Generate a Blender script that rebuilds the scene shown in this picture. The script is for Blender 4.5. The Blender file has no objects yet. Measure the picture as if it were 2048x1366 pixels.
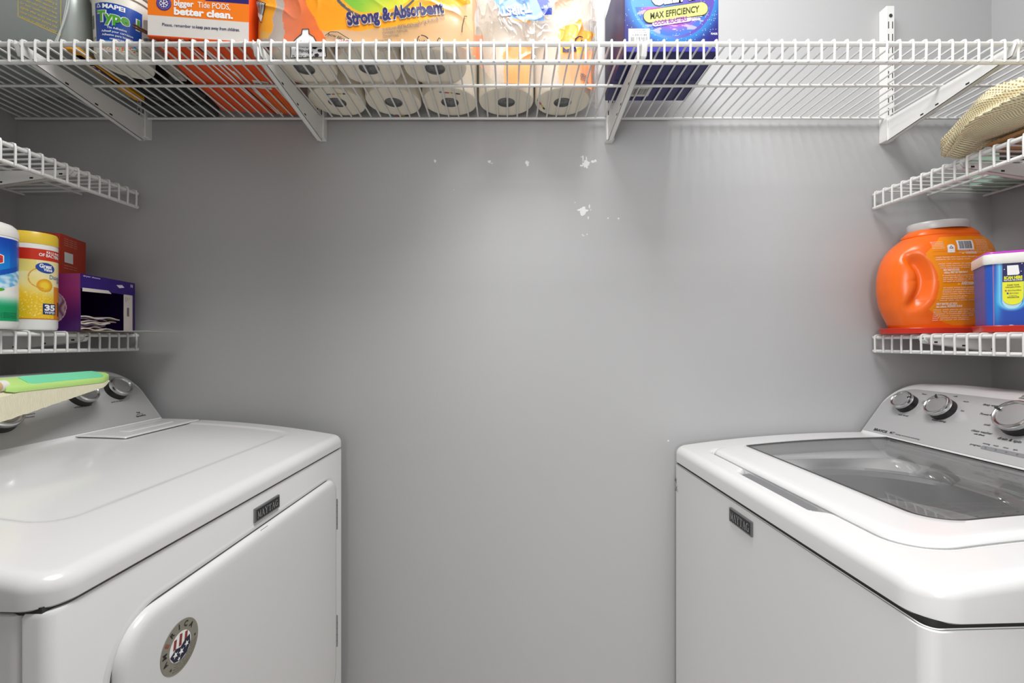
import bpy, bmesh, math, random
import numpy as np
from mathutils import Vector, Matrix, noise
random.seed(4)
R = math.radians
SC = bpy.context.scene
COL = SC.collection
CZ = 1.2                                   # camera height

# ------------------------------------------------------------------ camera, world, lights, exposure
cam = bpy.data.cameras.new('camera'); camo = bpy.data.objects.new('camera', cam); COL.objects.link(camo)
camo.location = (0, 0, CZ); camo.rotation_euler = (R(90), 0, 0)
cam.sensor_width = 36; cam.lens = 36*910/2048; cam.shift_x = .0029; cam.clip_start = .01
SC.camera = camo
w = bpy.data.worlds.new('world'); SC.world = w; w.use_nodes = True
w.node_tree.nodes['Background'].inputs[0].default_value = (1, 1, 1, 1)
w.node_tree.nodes['Background'].inputs[1].default_value = .14

def area(name, loc, rot, sx, sy, power, col=(1, 1, 1), spread=180):
    l = bpy.data.lights.new(name, 'AREA'); l.shape = 'RECTANGLE'; l.size = sx; l.size_y = sy
    l.energy = power; l.color = col; l.spread = R(spread)
    o = bpy.data.objects.new(name, l); COL.objects.link(o); o.location = loc; o.rotation_euler = rot
    return o
area('ceiling_lamp_light', (.18, .46, 2.715), (0, 0, 0), .70, .70, 29)
area('hall_light', (-.40, -1.5, 1.6), (R(86), 0, R(-14)), .6, 1.2, 31)
SC.view_settings.view_transform = 'Standard'; SC.view_settings.look = 'None'
SC.view_settings.exposure = 0.06; SC.view_settings.gamma = 1; SC.view_settings.use_curve_mapping = False
SC.cycles.max_bounces = 8; SC.cycles.transparent_max_bounces = 16

# ------------------------------------------------------------------ materials
def srgb(c):
    if isinstance(c, str): c = [int(c[i:i+2], 16) for i in (0, 2, 4)]
    return tuple(((v/255)/12.92 if v/255 <= .04045 else ((v/255+.055)/1.055)**2.4) for v in c)
_m = {}
def mat(name, col, rough=.5, metal=0., bump=0., bscale=200., coat=0., alpha=1., var=0., spec=.5, stretch=None, trans=0.):
    if name in _m: return _m[name]
    m = bpy.data.materials.new(name); m.use_nodes = True; nt = m.node_tree; b = nt.nodes['Principled BSDF']
    c = srgb(col) + (1,)
    b.inputs['Base Color'].default_value = c; b.inputs['Roughness'].default_value = rough
    b.inputs['Metallic'].default_value = metal; b.inputs['Coat Weight'].default_value = coat
    b.inputs['Coat Roughness'].default_value = .08; b.inputs['Alpha'].default_value = alpha
    b.inputs['Specular IOR Level'].default_value = spec; b.inputs['Transmission Weight'].default_value = trans
    tc = nt.nodes.new('ShaderNodeTexCoord'); mp = nt.nodes.new('ShaderNodeMapping'); nz = nt.nodes.new('ShaderNodeTexNoise')
    if stretch: mp.inputs['Scale'].default_value = stretch
    nz.inputs['Scale'].default_value = bscale; nz.inputs['Detail'].default_value = 3
    nt.links.new(tc.outputs['Object'], mp.inputs[0]); nt.links.new(mp.outputs[0], nz.inputs['Vector'])
    if bump:
        bp = nt.nodes.new('ShaderNodeBump'); bp.inputs['Strength'].default_value = bump; bp.inputs['Distance'].default_value = .001
        nt.links.new(nz.outputs['Fac'], bp.inputs['Height']); nt.links.new(bp.outputs[0], b.inputs['Normal'])
    mx = nt.nodes.new('ShaderNodeMix'); mx.data_type = 'RGBA'
    v = var if var else .02
    mx.inputs[6].default_value = tuple(x*(1-v) for x in c[:3]) + (1,); mx.inputs[7].default_value = tuple(min(1, x*(1+v)) for x in c[:3]) + (1,)
    nt.links.new(nz.outputs['Fac'], mx.inputs[0]); nt.links.new(mx.outputs[2], b.inputs['Base Color'])
    _m[name] = m; return m
def printed(name, rough=.35, bump=0., film=False):
    """surface whose printed colours come from the mesh attribute 'print' (alpha = how solid the print is on clear film)"""
    if name in _m: return _m[name]
    m = bpy.data.materials.new(name); m.use_nodes = True; nt = m.node_tree; b = nt.nodes['Principled BSDF']
    at = nt.nodes.new('ShaderNodeAttribute'); at.attribute_name = 'print'
    b.inputs['Roughness'].default_value = rough
    nz = nt.nodes.new('ShaderNodeTexNoise'); nz.inputs['Scale'].default_value = 60
    tc = nt.nodes.new('ShaderNodeTexCoord'); nt.links.new(tc.outputs['Object'], nz.inputs['Vector'])
    hs = nt.nodes.new('ShaderNodeHueSaturation'); mr = nt.nodes.new('ShaderNodeMapRange')
    mr.inputs[3].default_value = .97; mr.inputs[4].default_value = 1.03
    nt.links.new(nz.outputs['Fac'], mr.inputs[0]); nt.links.new(mr.outputs[0], hs.inputs['Value'])
    nt.links.new(at.outputs['Color'], hs.inputs['Color']); nt.links.new(hs.outputs[0], b.inputs['Base Color'])
    if film:
        tr = nt.nodes.new('ShaderNodeBsdfTransparent'); gl = nt.nodes.new('ShaderNodeBsdfGlossy'); gl.inputs['Roughness'].default_value = .12
        df = nt.nodes.new('ShaderNodeBsdfTranslucent'); df.inputs[0].default_value = (.72, .69, .66, 1)
        d2 = nt.nodes.new('ShaderNodeBsdfDiffuse'); d2.inputs[0].default_value = (.74, .71, .68, 1)
        m0 = nt.nodes.new('ShaderNodeMixShader'); m0.inputs[0].default_value = .5
        nt.links.new(df.outputs[0], m0.inputs[1]); nt.links.new(d2.outputs[0], m0.inputs[2])
        lw = nt.nodes.new('ShaderNodeLayerWeight'); lw.inputs[0].default_value = .35
        ma = nt.nodes.new('ShaderNodeMath'); ma.operation = 'MULTIPLY_ADD'; ma.inputs[1].default_value = .38; ma.inputs[2].default_value = .05
        nt.links.new(lw.outputs['Facing'], ma.inputs[0])
        m1 = nt.nodes.new('ShaderNodeMixShader'); nt.links.new(ma.outputs[0], m1.inputs[0])
        nt.links.new(tr.outputs[0], m1.inputs[1]); nt.links.new(m0.outputs[0], m1.inputs[2])
        m2 = nt.nodes.new('ShaderNodeMixShader'); m2.inputs[0].default_value = .10
        nt.links.new(m1.outputs[0], m2.inputs[1]); nt.links.new(gl.outputs[0], m2.inputs[2])
        m3 = nt.nodes.new('ShaderNodeMixShader'); nt.links.new(at.outputs['Alpha'], m3.inputs[0])
        nt.links.new(m2.outputs[0], m3.inputs[1]); nt.links.new(b.outputs[0], m3.inputs[2])
        nt.links.new(m3.outputs[0], nt.nodes['Material Output'].inputs[0])
    _m[name] = m; return m
def glass_mat(name, tint, fac=.0):
    m = bpy.data.materials.new(name); m.use_nodes = True; nt = m.node_tree
    tr = nt.nodes.new('ShaderNodeBsdfTransparent'); tr.inputs[0].default_value = (tint, tint, tint, 1)
    gl = nt.nodes.new('ShaderNodeBsdfGlossy'); gl.inputs['Roughness'].default_value = .015
    fr = nt.nodes.new('ShaderNodeFresnel'); fr.inputs[0].default_value = 1.5
    mx = nt.nodes.new('ShaderNodeMixShader')
    nt.links.new(fr.outputs[0], mx.inputs[0]); nt.links.new(tr.outputs[0], mx.inputs[1]); nt.links.new(gl.outputs[0], mx.inputs[2])
    df = nt.nodes.new('ShaderNodeBsdfDiffuse'); df.inputs[0].default_value = (.7, .7, .7, 1); m2 = nt.nodes.new('ShaderNodeMixShader'); m2.inputs[0].default_value = fac
    nt.links.new(mx.outputs[0], m2.inputs[1]); nt.links.new(df.outputs[0], m2.inputs[2])
    nt.links.new(m2.outputs[0], nt.nodes['Material Output'].inputs[0]); return m

ENAMEL = mat('white_enamel', 'e6e6e6', .22, coat=.35, bump=.02, bscale=900)
PLASTIC = mat('white_plastic', 'e6e6e4', .3)
WIREM = mat('white_vinyl_wire', 'e9e9e6', .28, bump=.15, bscale=500, coat=.2)
STEELP = mat('white_powder_coat', 'ebebe8', .35, bump=.1, bscale=800)
PANELM = mat('brushed_grey_panel', 'c2c2c2', .42, .4, bump=.08, bscale=300, stretch=(1, .03, 1))
CHROME = mat('satin_chrome', 'c9c9c9', .18, 1.)
KNOBF = mat('brushed_knob_face', 'b9b9b9', .34, .9, bump=.1, bscale=400)
DARK = mat('dark_rubber', '262626', .5)
BLACKP = mat('black_plastic', '141414', .35)
INK = mat('black_ink', '1c1c1e', .5)
GREYINK = mat('grey_ink', '6a6a6c', .5)
NAVY = mat('navy_ink', '1d1a5c', .45)
WHITEINK = mat('white_ink', 'fbfbfa', .45)
GOLD = mat('gold_ink', 'f0d662', .35, .1)
HOLE = mat('dark_slot', '1b1b1b', .7)

# ------------------------------------------------------------------ builders
def link(name, me, m=None, parent=None, loc=None, rot=None, smooth=True):
    o = bpy.data.objects.new(name, me); COL.objects.link(o)
    if m is not None and not me.materials: me.materials.append(m)
    if parent is not None: o.parent = parent
    if loc is not None: o.location = loc
    if rot is not None: o.rotation_euler = rot
    return o
def done(name, bm, m, parent=None, loc=None, rot=None, smooth=True, angle=40, recalc=True):
    if recalc: bmesh.ops.recalc_face_normals(bm, faces=bm.faces)
    me = bpy.data.meshes.new(name)
    if smooth:
        for f in bm.faces: f.smooth = True
        for e in bm.edges:
            if len(e.link_faces) == 2 and e.calc_face_angle(0) > R(angle): e.smooth = False
    bm.to_mesh(me); bm.free()
    return link(name, me, m, parent, loc, rot)
def thing(name, label, cat, loc=(0, 0, 0), rot=(0, 0, 0), group=None):
    o = bpy.data.objects.new(name, None); COL.objects.link(o); o.location = loc; o.rotation_euler = rot
    o.empty_display_size = .05
    return tag(o, label, cat, group)
def tag(o, label, cat, group=None):
    o['label'] = label; o['category'] = cat
    if group: o['group'] = group
    return o
def structure(o): o['kind'] = 'structure'; return o
def box(bm, x0, x1, y0, y1, z0, z1, fn=None):
    v = [Vector((x, y, z)) for x in (x0, x1) for y in (y0, y1) for z in (z0, z1)]
    if fn: v = [fn(*p) for p in v]
    v = [bm.verts.new(p) for p in v]
    for f in ((0, 1, 3, 2), (4, 6, 7, 5), (0, 4, 5, 1), (2, 3, 7, 6), (0, 2, 6, 4), (1, 5, 7, 3)): bm.faces.new([v[i] for i in f])
def bevbox(bm, x0, x1, y0, y1, z0, z1, r=.002, seg=2):
    n = len(bm.edges); box(bm, x0, x1, y0, y1, z0, z1); bm.edges.ensure_lookup_table()
    bmesh.ops.bevel(bm, geom=bm.edges[n:], offset=r, segments=seg, affect='EDGES', profile=.5)
def tube(bm, pts, r, n=8, caps=True):
    pts = [Vector(p) for p in pts]; rings = []
    for i, p in enumerate(pts):
        a = pts[max(i-1, 0)]; b = pts[min(i+1, len(pts)-1)]; d = (b-a).normalized()
        u = d.orthogonal().normalized() if not rings else (u - d*u.dot(d)).normalized()
        vv = d.cross(u); rings.append([bm.verts.new(p+u*math.cos(t*2*math.pi/n)*r+vv*math.sin(t*2*math.pi/n)*r) for t in range(n)])
    for a, b in zip(rings, rings[1:]):
        for t in range(n): bm.faces.new((a[t], a[(t+1) % n], b[(t+1) % n], b[t]))
    if caps: bm.faces.new(rings[0]); bm.faces.new(rings[-1])
def lathe(bm, prof, n=64, cx=0, cy=0, fn=None):
    rings = []
    for r, z in prof:
        rings.append([bm.verts.new(fn(r, t*2*math.pi/n, z) if fn else (cx+r*math.cos(t*2*math.pi/n), cy+r*math.sin(t*2*math.pi/n), z)) for t in range(n)])
    for a, b in zip(rings, rings[1:]):
        for t in range(n): bm.faces.new((a[t], a[(t+1) % n], b[(t+1) % n], b[t]))
    return rings
def rrect(u0, u1, v0, v1, rad, ins=0, ne=40, nc=10):
    """rounded rectangle outline; rad = radii at (u0v0, u1v0, u1v1, u0v1)"""
    if not hasattr(rad, '__len__'): rad = [rad]*4
    u0 += ins; u1 -= ins; v0 += ins; v1 -= ins
    rad = [max(.0008, min(r-ins, (u1-u0)/2-1e-5, (v1-v0)/2-1e-5)) if r > ins else .0008 for r in rad]
    rad = [min(r, max(1e-5, (u1-u0)/2-1e-5), max(1e-5, (v1-v0)/2-1e-5)) for r in rad]
    cs = [(u0, v0, 180), (u1, v0, 270), (u1, v1, 0), (u0, v1, 90)]
    pts = []; cor = []
    for (cu, cv, a), r in zip(cs, rad):
        ox = cu + (r if cu == u0 else -r); oy = cv + (r if cv == v0 else -r)
        cor.append([(ox+r*math.cos(R(a+90*k/nc)), oy+r*math.sin(R(a+90*k/nc))) for k in range(nc+1)])
    for i in range(4):
        pts += cor[i]; a = cor[i][-1]; b = cor[(i+1) % 4][0]
        pts += [(a[0]+(b[0]-a[0])*k/ne, a[1]+(b[1]-a[1])*k/ne) for k in range(1, ne)]
    return pts
def rings(bm, rr, cap0=False, cap1=False):
    vs = [[bm.verts.new(p) for p in r] for r in rr]
    n = len(vs[0])
    for a, b in zip(vs, vs[1:]):
        for t in range(n): bm.faces.new((a[t], a[(t+1) % n], b[(t+1) % n], b[t]))
    if cap0: bm.faces.new(list(reversed(vs[0])))
    if cap1: bm.faces.new(vs[-1])
    return vs
def pad(bm, u0, u1, v0, v1, rad, steps, fn, ne=40, nc=10, cap0=False, cap1=True):
    return rings(bm, [[fn(u, v, wv) for u, v in rrect(u0, u1, v0, v1, rad, ins, ne, nc)] for ins, wv in steps], cap0, cap1)
def roundsteps(w0, w1, r, n=5):
    return [(0, w0)] + [(r-r*math.cos(R(90*k/n)), w1-r+r*math.sin(R(90*k/n))) for k in range(n+1)]
_tc = {}
def text2d(s, size, bold=0., shear=0.):
    k = (s, size, bold, shear)
    if k in _tc: return _tc[k]
    c = bpy.data.curves.new('t', 'FONT'); c.body = s; c.size = size; c.offset = bold*size; c.shear = shear
    c.fill_mode = 'FRONT'; c.resolution_u = 3
    o = bpy.data.objects.new('t', c); COL.objects.link(o); dg = bpy.context.evaluated_depsgraph_get()
    me = bpy.data.meshes.new_from_object(o.evaluated_get(dg))
    V = [(v.co.x, v.co.y) for v in me.vertices]; F = [list(p.vertices) for p in me.polygons]
    bpy.data.objects.remove(o); bpy.data.curves.remove(c); bpy.data.meshes.remove(me)
    _tc[k] = (V, F); return V, F
class Ink:
    """collects lettering and flat marks laid on a surface by fn(u, v, lift)"""
    def __init__(s, fn, cut=None): s.bm = bmesh.new(); s.fn = fn; s.cut = cut
    def at(s, u, v, l): return Vector((u, v, l))
    def text(s, body, u, v, h, width=None, bold=.01, ang=0, shear=0, align='L', lift=.0004):
        V, F = text2d(body, 1.0, bold, shear)
        if not V: return s
        x0 = min(p[0] for p in V); x1 = max(p[0] for p in V)
        sx = h/.7; sy = h/.7
        if width: sx = width/(x1-x0)
        W = (x1-x0)*sx; off = {'L': 0, 'C': -W/2, 'R': -W}[align]
        ca, sa = math.cos(R(ang)), math.sin(R(ang)); vs = []
        for a, b in V:
            x = (a-x0)*sx+off; y = b*sy
            vs.append(s.bm.verts.new(s.at(u+x*ca-y*sa, v+x*sa+y*ca, lift)))
        for f in F:
            try: s.bm.faces.new([vs[i] for i in f])
            except ValueError: pass
        return s
    def poly(s, pts, lift=.0002, sub=1):
        P = []
        for a, b in zip(pts, pts[1:]+pts[:1]): P += [(a[0]+(b[0]-a[0])*k/sub, a[1]+(b[1]-a[1])*k/sub) for k in range(sub)]
        s.bm.faces.new([s.bm.verts.new(s.at(u, v, lift)) for u, v in P]); return s
    def grid(s, u0, u1, v0, v1, nu, nv, lift=.0002):
        g = [[s.bm.verts.new(s.at(u0+(u1-u0)*i/nu, v0+(v1-v0)*j/nv, lift)) for j in range(nv+1)] for i in range(nu+1)]
        for i in range(nu):
            for j in range(nv): s.bm.faces.new((g[i][j], g[i+1][j], g[i+1][j+1], g[i][j+1]))
        return s
    def ell(s, u, v, ru, rv, lift=.0002, n=28, ang=0):
        ca, sa = math.cos(R(ang)), math.sin(R(ang))
        return s.poly([(u+ru*math.cos(t)*ca-rv*math.sin(t)*sa, v+ru*math.cos(t)*sa+rv*math.sin(t)*ca) for t in [k*2*math.pi/n for k in range(n)]], lift)
    def line(s, a, b, w, lift=.0002):
        d = Vector((b[0]-a[0], b[1]-a[1])); n = Vector((-d.y, d.x)).normalized()*w/2
        return s.poly([(a[0]+n.x, a[1]+n.y), (a[0]-n.x, a[1]-n.y), (b[0]-n.x, b[1]-n.y), (b[0]+n.x, b[1]+n.y)], lift)
    def path(s, pts, w, lift=.0002):
        for a, b in zip(pts, pts[1:]): s.line(a, b, w, lift)
        return s
    def bars(s, u0, u1, v0, v1, lift=.0004, seed=1):
        rg = random.Random(seed); u = u0; W = (u1-u0)
        while u < u1:
            t = rg.choice((.010, .02, .03))*W; s.poly([(u, v0), (min(u+t, u1), v0), (min(u+t, u1), v1), (u, v1)], lift); u += t+rg.choice((.012, .02, .03))*W
        return s
    def star(s, u, v, r, lift=.0003, ang=90):
        return s.poly([(u+(r if k % 2 == 0 else r*.4)*math.cos(R(ang+36*k)), v+(r if k % 2 == 0 else r*.4)*math.sin(R(ang+36*k))) for k in range(10)], lift)
    def end(s, name, m, parent):
        if s.cut:
            us = [v.co.x for v in s.bm.verts]; vs = [v.co.y for v in s.bm.verts]
            for lo, hi, ax in ((min(us), max(us), 0), (min(vs), max(vs), 1)):
                q = (math.floor(lo/s.cut)+1)*s.cut
                while q < hi:
                    co = (q, 0, 0) if ax == 0 else (0, q, 0); no = (1, 0, 0) if ax == 0 else (0, 1, 0)
                    bmesh.ops.bisect_plane(s.bm, geom=list(s.bm.verts)+list(s.bm.edges)+list(s.bm.faces), plane_co=co, plane_no=no, dist=1e-7); q += s.cut
            bmesh.ops.triangulate(s.bm, faces=[f for f in s.bm.faces if len(f.verts) > 4])
        for v in s.bm.verts: v.co = s.fn(*v.co)
        return done(name, s.bm, m, parent, smooth=False, recalc=False)
def sheet(name, m, nu, nv, fn, colfn, parent=None):
    """dense grid fn(a,b) with printed colour colfn(a,b,co)->(r,g,b[,a]) in 0-255"""
    V = []; C = []
    for i in range(nu+1):
        for j in range(nv+1):
            a, b = i/nu, j/nv; p = fn(a, b); V.append(tuple(p)); c = colfn(a, b, p)
            C.append(srgb(c[:3]) + ((c[3],) if len(c) > 3 else (1.,)))
    F = [(i*(nv+1)+j, (i+1)*(nv+1)+j, (i+1)*(nv+1)+j+1, i*(nv+1)+j+1) for i in range(nu) for j in range(nv)]
    me = bpy.data.meshes.new(name); me.from_pydata(V, [], F)
    at = me.color_attributes.new('print', 'FLOAT_COLOR', 'POINT'); at.data.foreach_set('color', np.array(C, dtype=np.float32).ravel())
    me.polygons.foreach_set('use_smooth', [True]*len(F))
    return link(name, me, m, parent)
def lerp(a, b, t): return tuple(x+(y-x)*t for x, y in zip(a, b))
def sstep(a, b, x):
    t = max(0., min(1., (x-a)/(b-a))) if a != b else float(x > a)
    return t*t*(3-2*t)
def inpoly(x, y, P):
    r = False
    for (x1, y1), (x2, y2) in zip(P, P[1:]+P[:1]):
        if (y1 > y) != (y2 > y) and x < (x2-x1)*(y-y1)/(y2-y1)+x1: r = not r
    return r

# ------------------------------------------------------------------ room shell
BW = 1.2; XL = -1.299; XR = 1.2725; TOE = .04; FY = -.35
def wallmat():
    m = bpy.data.materials.new('grey_wall_paint'); m.use_nodes = True; nt = m.node_tree; b = nt.nodes['Principled BSDF']
    tc = nt.nodes.new('ShaderNodeTexCoord'); n1 = nt.nodes.new('ShaderNodeTexNoise'); n1.inputs['Scale'].default_value = 2.3; n1.inputs['Detail'].default_value = 4
    n2 = nt.nodes.new('ShaderNodeTexNoise'); n2.inputs['Scale'].default_value = 170; n2.inputs['Detail'].default_value = 2
    nt.links.new(tc.outputs['Object'], n1.inputs[0]); nt.links.new(tc.outputs['Object'], n2.inputs[0])
    mx = nt.nodes.new('ShaderNodeMix'); mx.data_type = 'RGBA'; mx.inputs[6].default_value = (.45, .45, .455, 1); mx.inputs[7].default_value = (.485, .485, .488, 1)
    nt.links.new(n1.outputs['Fac'], mx.inputs[0]); nt.links.new(mx.outputs[2], b.inputs['Base Color'])
    bp = nt.nodes.new('ShaderNodeBump'); bp.inputs['Strength'].default_value = .12; bp.inputs['Distance'].default_value = .001
    nt.links.new(n2.outputs['Fac'], bp.inputs['Height']); nt.links.new(bp.outputs[0], b.inputs['Normal'])
    b.inputs['Roughness'].default_value = .48
    return m
WALL = wallmat()
def slab(name, pts, z0, z1, m):
    bm = bmesh.new(); a = [bm.verts.new((x, y, z0)) for x, y in pts]; b = [bm.verts.new((x, y, z1)) for x, y in pts]
    n = len(pts)
    for i in range(n): bm.faces.new((a[i], a[(i+1) % n], b[(i+1) % n], b[i]))
    bm.faces.new(a); bm.faces.new(b)
    return structure(done(name, bm, m, smooth=False))
CEIL = 2.75
slab('wall_back', [(XL-.2, BW), (XR+.2, BW), (XR+.2, BW+.1), (XL-.2, BW+.1)], -.05, CEIL, WALL)
k = BW-FY
slab('wall_left', [(XL, BW), (XL-.1, BW), (XL-.1-TOE*k, FY), (XL-TOE*k, FY)], -.05, CEIL, WALL)
slab('wall_right', [(XR, BW), (XR+TOE*k, FY), (XR+.1+TOE*k, FY), (XR+.1, BW)], -.05, CEIL, WALL)
slab('ceiling', [(XL-.2, FY), (XR+.2, FY), (XR+.2, BW+.1), (XL-.2, BW+.1)], CEIL, CEIL+.1, mat('white_ceiling_paint', 'f0f0ee', .8, bump=.2, bscale=150))
slab('floor', [(XL-.3, FY-1.5), (XR+.3, FY-1.5), (XR+.3, BW+.1), (XL-.3, BW+.1)], -.06, 0, mat('pale_vinyl_floor', 'cdc6bb', .45, bump=.1, bscale=30, var=.1, stretch=(1, 6, 1)))
# unseen opening to the hall, narrowed to keep light off the machines' near faces
slab('wall_front_left', [(XL-.2, FY-.1), (-.31, FY-.1), (-.31, FY), (XL-.2, FY)], -.05, CEIL, WALL)
slab('wall_front_right', [(.24, FY-.1), (XR+.2, FY-.1), (XR+.2, FY), (.24, FY)], -.05, CEIL, WALL)
slab('wall_front_header', [(-.31, FY-.1), (.24, FY-.1), (.24, FY), (-.31, FY)], 2.05, CEIL, WALL)
# round ceiling lamp
cl = thing('ceiling_lamp', 'round white flush lamp on the closet ceiling', 'lamp', (.18, .46, CEIL))
bm = bmesh.new(); lathe(bm, [(.0001, 0), (.40, 0), (.40, -.02), (.39, -.024), (.0001, -.024)], 48); done('housing', bm, STEELP, cl)
# old fixings: spackle left on the back wall
def spackle(x, z, r, seed, streaks=()):
    bm = bmesh.new(); rg = random.Random(seed); n = 22
    def blob(cx, cz, rr, sq=1.):
        c = bm.verts.new((cx, -.0012, cz)); ring = []
        for t in range(n):
            q = rr*(.62+.5*rg.random()); a = t*2*math.pi/n; ring.append(bm.verts.new((cx+q*math.cos(a), -.0002, cz+q*sq*math.sin(a))))
        for t in range(n): bm.faces.new((c, ring[t], ring[(t+1) % n]))
    blob(0, 0, r)
    for dx, dz, rr, sq in streaks: blob(dx, dz, rr, sq)
    return done('spackle_patch', bm, mat('white_spackle', 'efefef', .8, bump=.5, bscale=600), wall_parent, (x, BW, CZ+z))
wall_parent = bpy.data.objects['wall_back']
spackle(.203, .468, .011, 1, [(-.012, -.004, .006, .5), (-.008, .014, .002, 5), (.001, .012, .002, 5), (.018, .006, .006, .6), (.025, .008, .004, 1), (-.011, .019, .005, .3)])
spackle(.196, .344, .012, 2, [(-.011, .003, .006, .5), (.016, .012, .002, 3), (.013, -.018, .002, 2), (-.022, .022, .002, 1), (.019, .003, .002, 1)])
spackle(.194, .281, .0022, 3, [(.003, -.003, .003, .4), (.012, .001, .002, 1)])
spackle(-.195, .476, .0042, 4); spackle(-.052, .474, .0045, 5, [(.007, -.004, .004, .4)]); spackle(.0475, .472, .0055, 6, [(.001, -.005, .0035, 1.5)])
spackle(.261, .325, .0026, 7); spackle(.289, .324, .003, 8); spackle(.42, -.262, .0028, 9); spackle(-.145, .40, .0015, 10)

# ------------------------------------------------------------------ wire shelves, tracks, brackets
def wire_shelf(label, L, D, loc, rotz, lip=.041, sp=.0254, x0=.012, group=None, mids=(.5,)):
    """x along the shelf, back rail at y = 0, lip at y = -D, deck at z = 0"""
    t = thing('wire_shelf', label, 'shelf', loc, (0, 0, rotz), group)
    def rail(name, y, z, r, a=0, b=L):
        bm = bmesh.new(); tube(bm, [(a, y, z), (b, y, z)], r, 10); done(name, bm, WIREM, t)
    rail('back_rail', 0, -.0045, .0032)
    for f in mids: rail('middle_rail', -D*f, -.0045, .0032)
    rail('front_rail', -D+.004, -.0058, .0045); rail('lip_rail', -D+.004, -lip, .0045)
    bm = bmesh.new(); x = x0
    while x < L-.004:
        jx = random.uniform(-.0006, .0006)
        tube(bm, [(x+jx, .003, 0), (x, -D*.5, 0), (x, -D+.002, 0), (x, -D-.0015, -.0015), (x, -D-.0028, -.006), (x-jx, -D-.0022, -lip-.003)], .0022, 6); x += sp
    done('wire_grid', bm, WIREM, t)
    return t
DZ = CZ+.586
wire_shelf('long white wire shelf high across the back wall, loaded with boxes and paper rolls', 2.548, .302, (XL+.013, 1.186, DZ), 0)
yawL = -math.atan(TOE); yawR = math.atan(TOE)
def side_shelf(side, z, label, D=.30):
    # side shelves run along y; the lip faces the aisle
    L = 1.05
    if side == 'L':
        # local x -> away along the wall, local -y -> +x
        ang = R(90)+yawL
        lipx, lipy = -.968, 1.19
        ux, uy = math.cos(ang), math.sin(ang)
        # local (L, -D) must fall at the lip end; local -y points to +x
        ox = lipx - L*ux - D*math.sin(ang); oy = lipy - L*uy + D*math.cos(ang)
        return wire_shelf(label, L, D, (ox, oy, z), ang, x0=L % .0254 - .010, group=None)
    ang = R(-90)+yawR
    lipx, lipy = .9505, 1.19
    # local (0,-D) at the lip end
    ox = lipx - D*math.sin(ang); oy = lipy + D*math.cos(ang)
    return wire_shelf(label, L, D, (ox, oy, z), ang, x0=.010)
side_shelf('L', CZ+.392, 'empty white wire side shelf on the darker wall, above the wipes shelf', .312)
side_shelf('L', CZ+.021, 'white wire side shelf holding wipes canisters, over the dryer', .312)
side_shelf('R', CZ+.389, 'white wire side shelf carrying a folded cream mesh bag', .302)
side_shelf('R', CZ+.016, 'white wire side shelf under the orange detergent tub, over the washer', .302)

def wall_track(label, loc, rotz, z0, z1, group=None):
    t = thing('shelf_track', label, 'shelf track', (loc[0], loc[1], z0), (0, 0, rotz), group)
    H = z1-z0; bm = bmesh.new()
    pr = [(-.0105, 0), (-.0105, -.024), (.0105, -.024), (.0105, 0)]
    a = [bm.verts.new((x, y, 0)) for x, y in pr]; b = [bm.verts.new((x, y, H)) for x, y in pr]
    for i in range(4): bm.faces.new((a[i], a[(i+1) % 4], b[(i+1) % 4], b[i]))
    bm.faces.new(a); bm.faces.new(b); bmesh.ops.bevel(bm, geom=[e for e in bm.edges], offset=.001, segments=1, affect='EDGES')
    done('channel', bm, STEELP, t)
    bm = bmesh.new(); z = H-.05
    while z > .02:
        for sx in (-.0052, .0052): box(bm, sx-.0011, sx+.0011, -.0243, -.0238, z-.009, z+.009)
        z -= .032
    done('slots', bm, HOLE, t, smooth=False)
    bm = bmesh.new(); lathe(bm, [(.0001, 0), (.004, 0), (.0046, .0012), (.0001, .002)], 16, fn=lambda r, a, z: Vector((r*math.cos(a), -.024-z, H-.026+r*math.sin(a))))
    done('screw', bm, mat('screw_metal', '55565a', .4, .8), t)
    return t
def bracket(label, loc, rotz, D, h0=.052, h1=.02, group=None):
    """arm reaching along local -y under a shelf deck (z = 0 just beneath the wires)"""
    t = thing('shelf_bracket', label, 'bracket', loc, (0, 0, rotz), group)
    P = [(-.022, 0), (-D+.012, 0), (-D+.004, .006), (-D-.004, .006), (-D-.006, -.004), (-D+.002, -h1), (-.024, -h0), (-.020, -h0)]
    bm = bmesh.new()
    for sx in (-.0055, .0055):
        a = [bm.verts.new((sx-.0007, y, z)) for y, z in P]; b = [bm.verts.new((sx+.0007, y, z)) for y, z in P]
        for i in range(len(P)): bm.faces.new((a[i], a[(i+1) % len(P)], b[(i+1) % len(P)], b[i]))
        bm.faces.new(a); bm.faces.new(b)
    for i in (4, 5):   # underside web joins the cheeks
        (y0, z0), (y1, z1) = P[i], P[i+1]
        vs = [bm.verts.new(v) for v in ((-.0062, y0, z0), (.0062, y0, z0), (.0062, y1, z1), (-.0062, y1, z1), (-.0062, y0, z0+.0014), (.0062, y0, z0+.0014), (.0062, y1, z1+.0014), (-.0062, y1, z1+.0014))]
        for f in ((0, 1, 2, 3), (7, 6, 5, 4), (0, 4, 5, 1), (1, 5, 6, 2), (2, 6, 7, 3), (3, 7, 4, 0)): bm.faces.new([vs[q] for q in f])
    done('arm', bm, STEELP, t)
    for f in (.38, .5, .72, .93):
        y = -D*f; zz = -h0+(h0-h1)*f+.004; bm = bmesh.new()
        for sx in (-1, 1): box(bm, sx*.0062-.0003, sx*.0062+.0003, y-.004, y+.004, zz, zz+.0035)
        done('slot', bm, HOLE, t, smooth=False)
    return t
zt = DZ-.0085
names = ['white shelf bracket under the pale bucket and grey bin', 'white shelf bracket between the orange carton and the paper rolls',
         'white shelf bracket beside the clear wrap, under the navy carton', 'white shelf bracket under the bare end of the top shelf']
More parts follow.
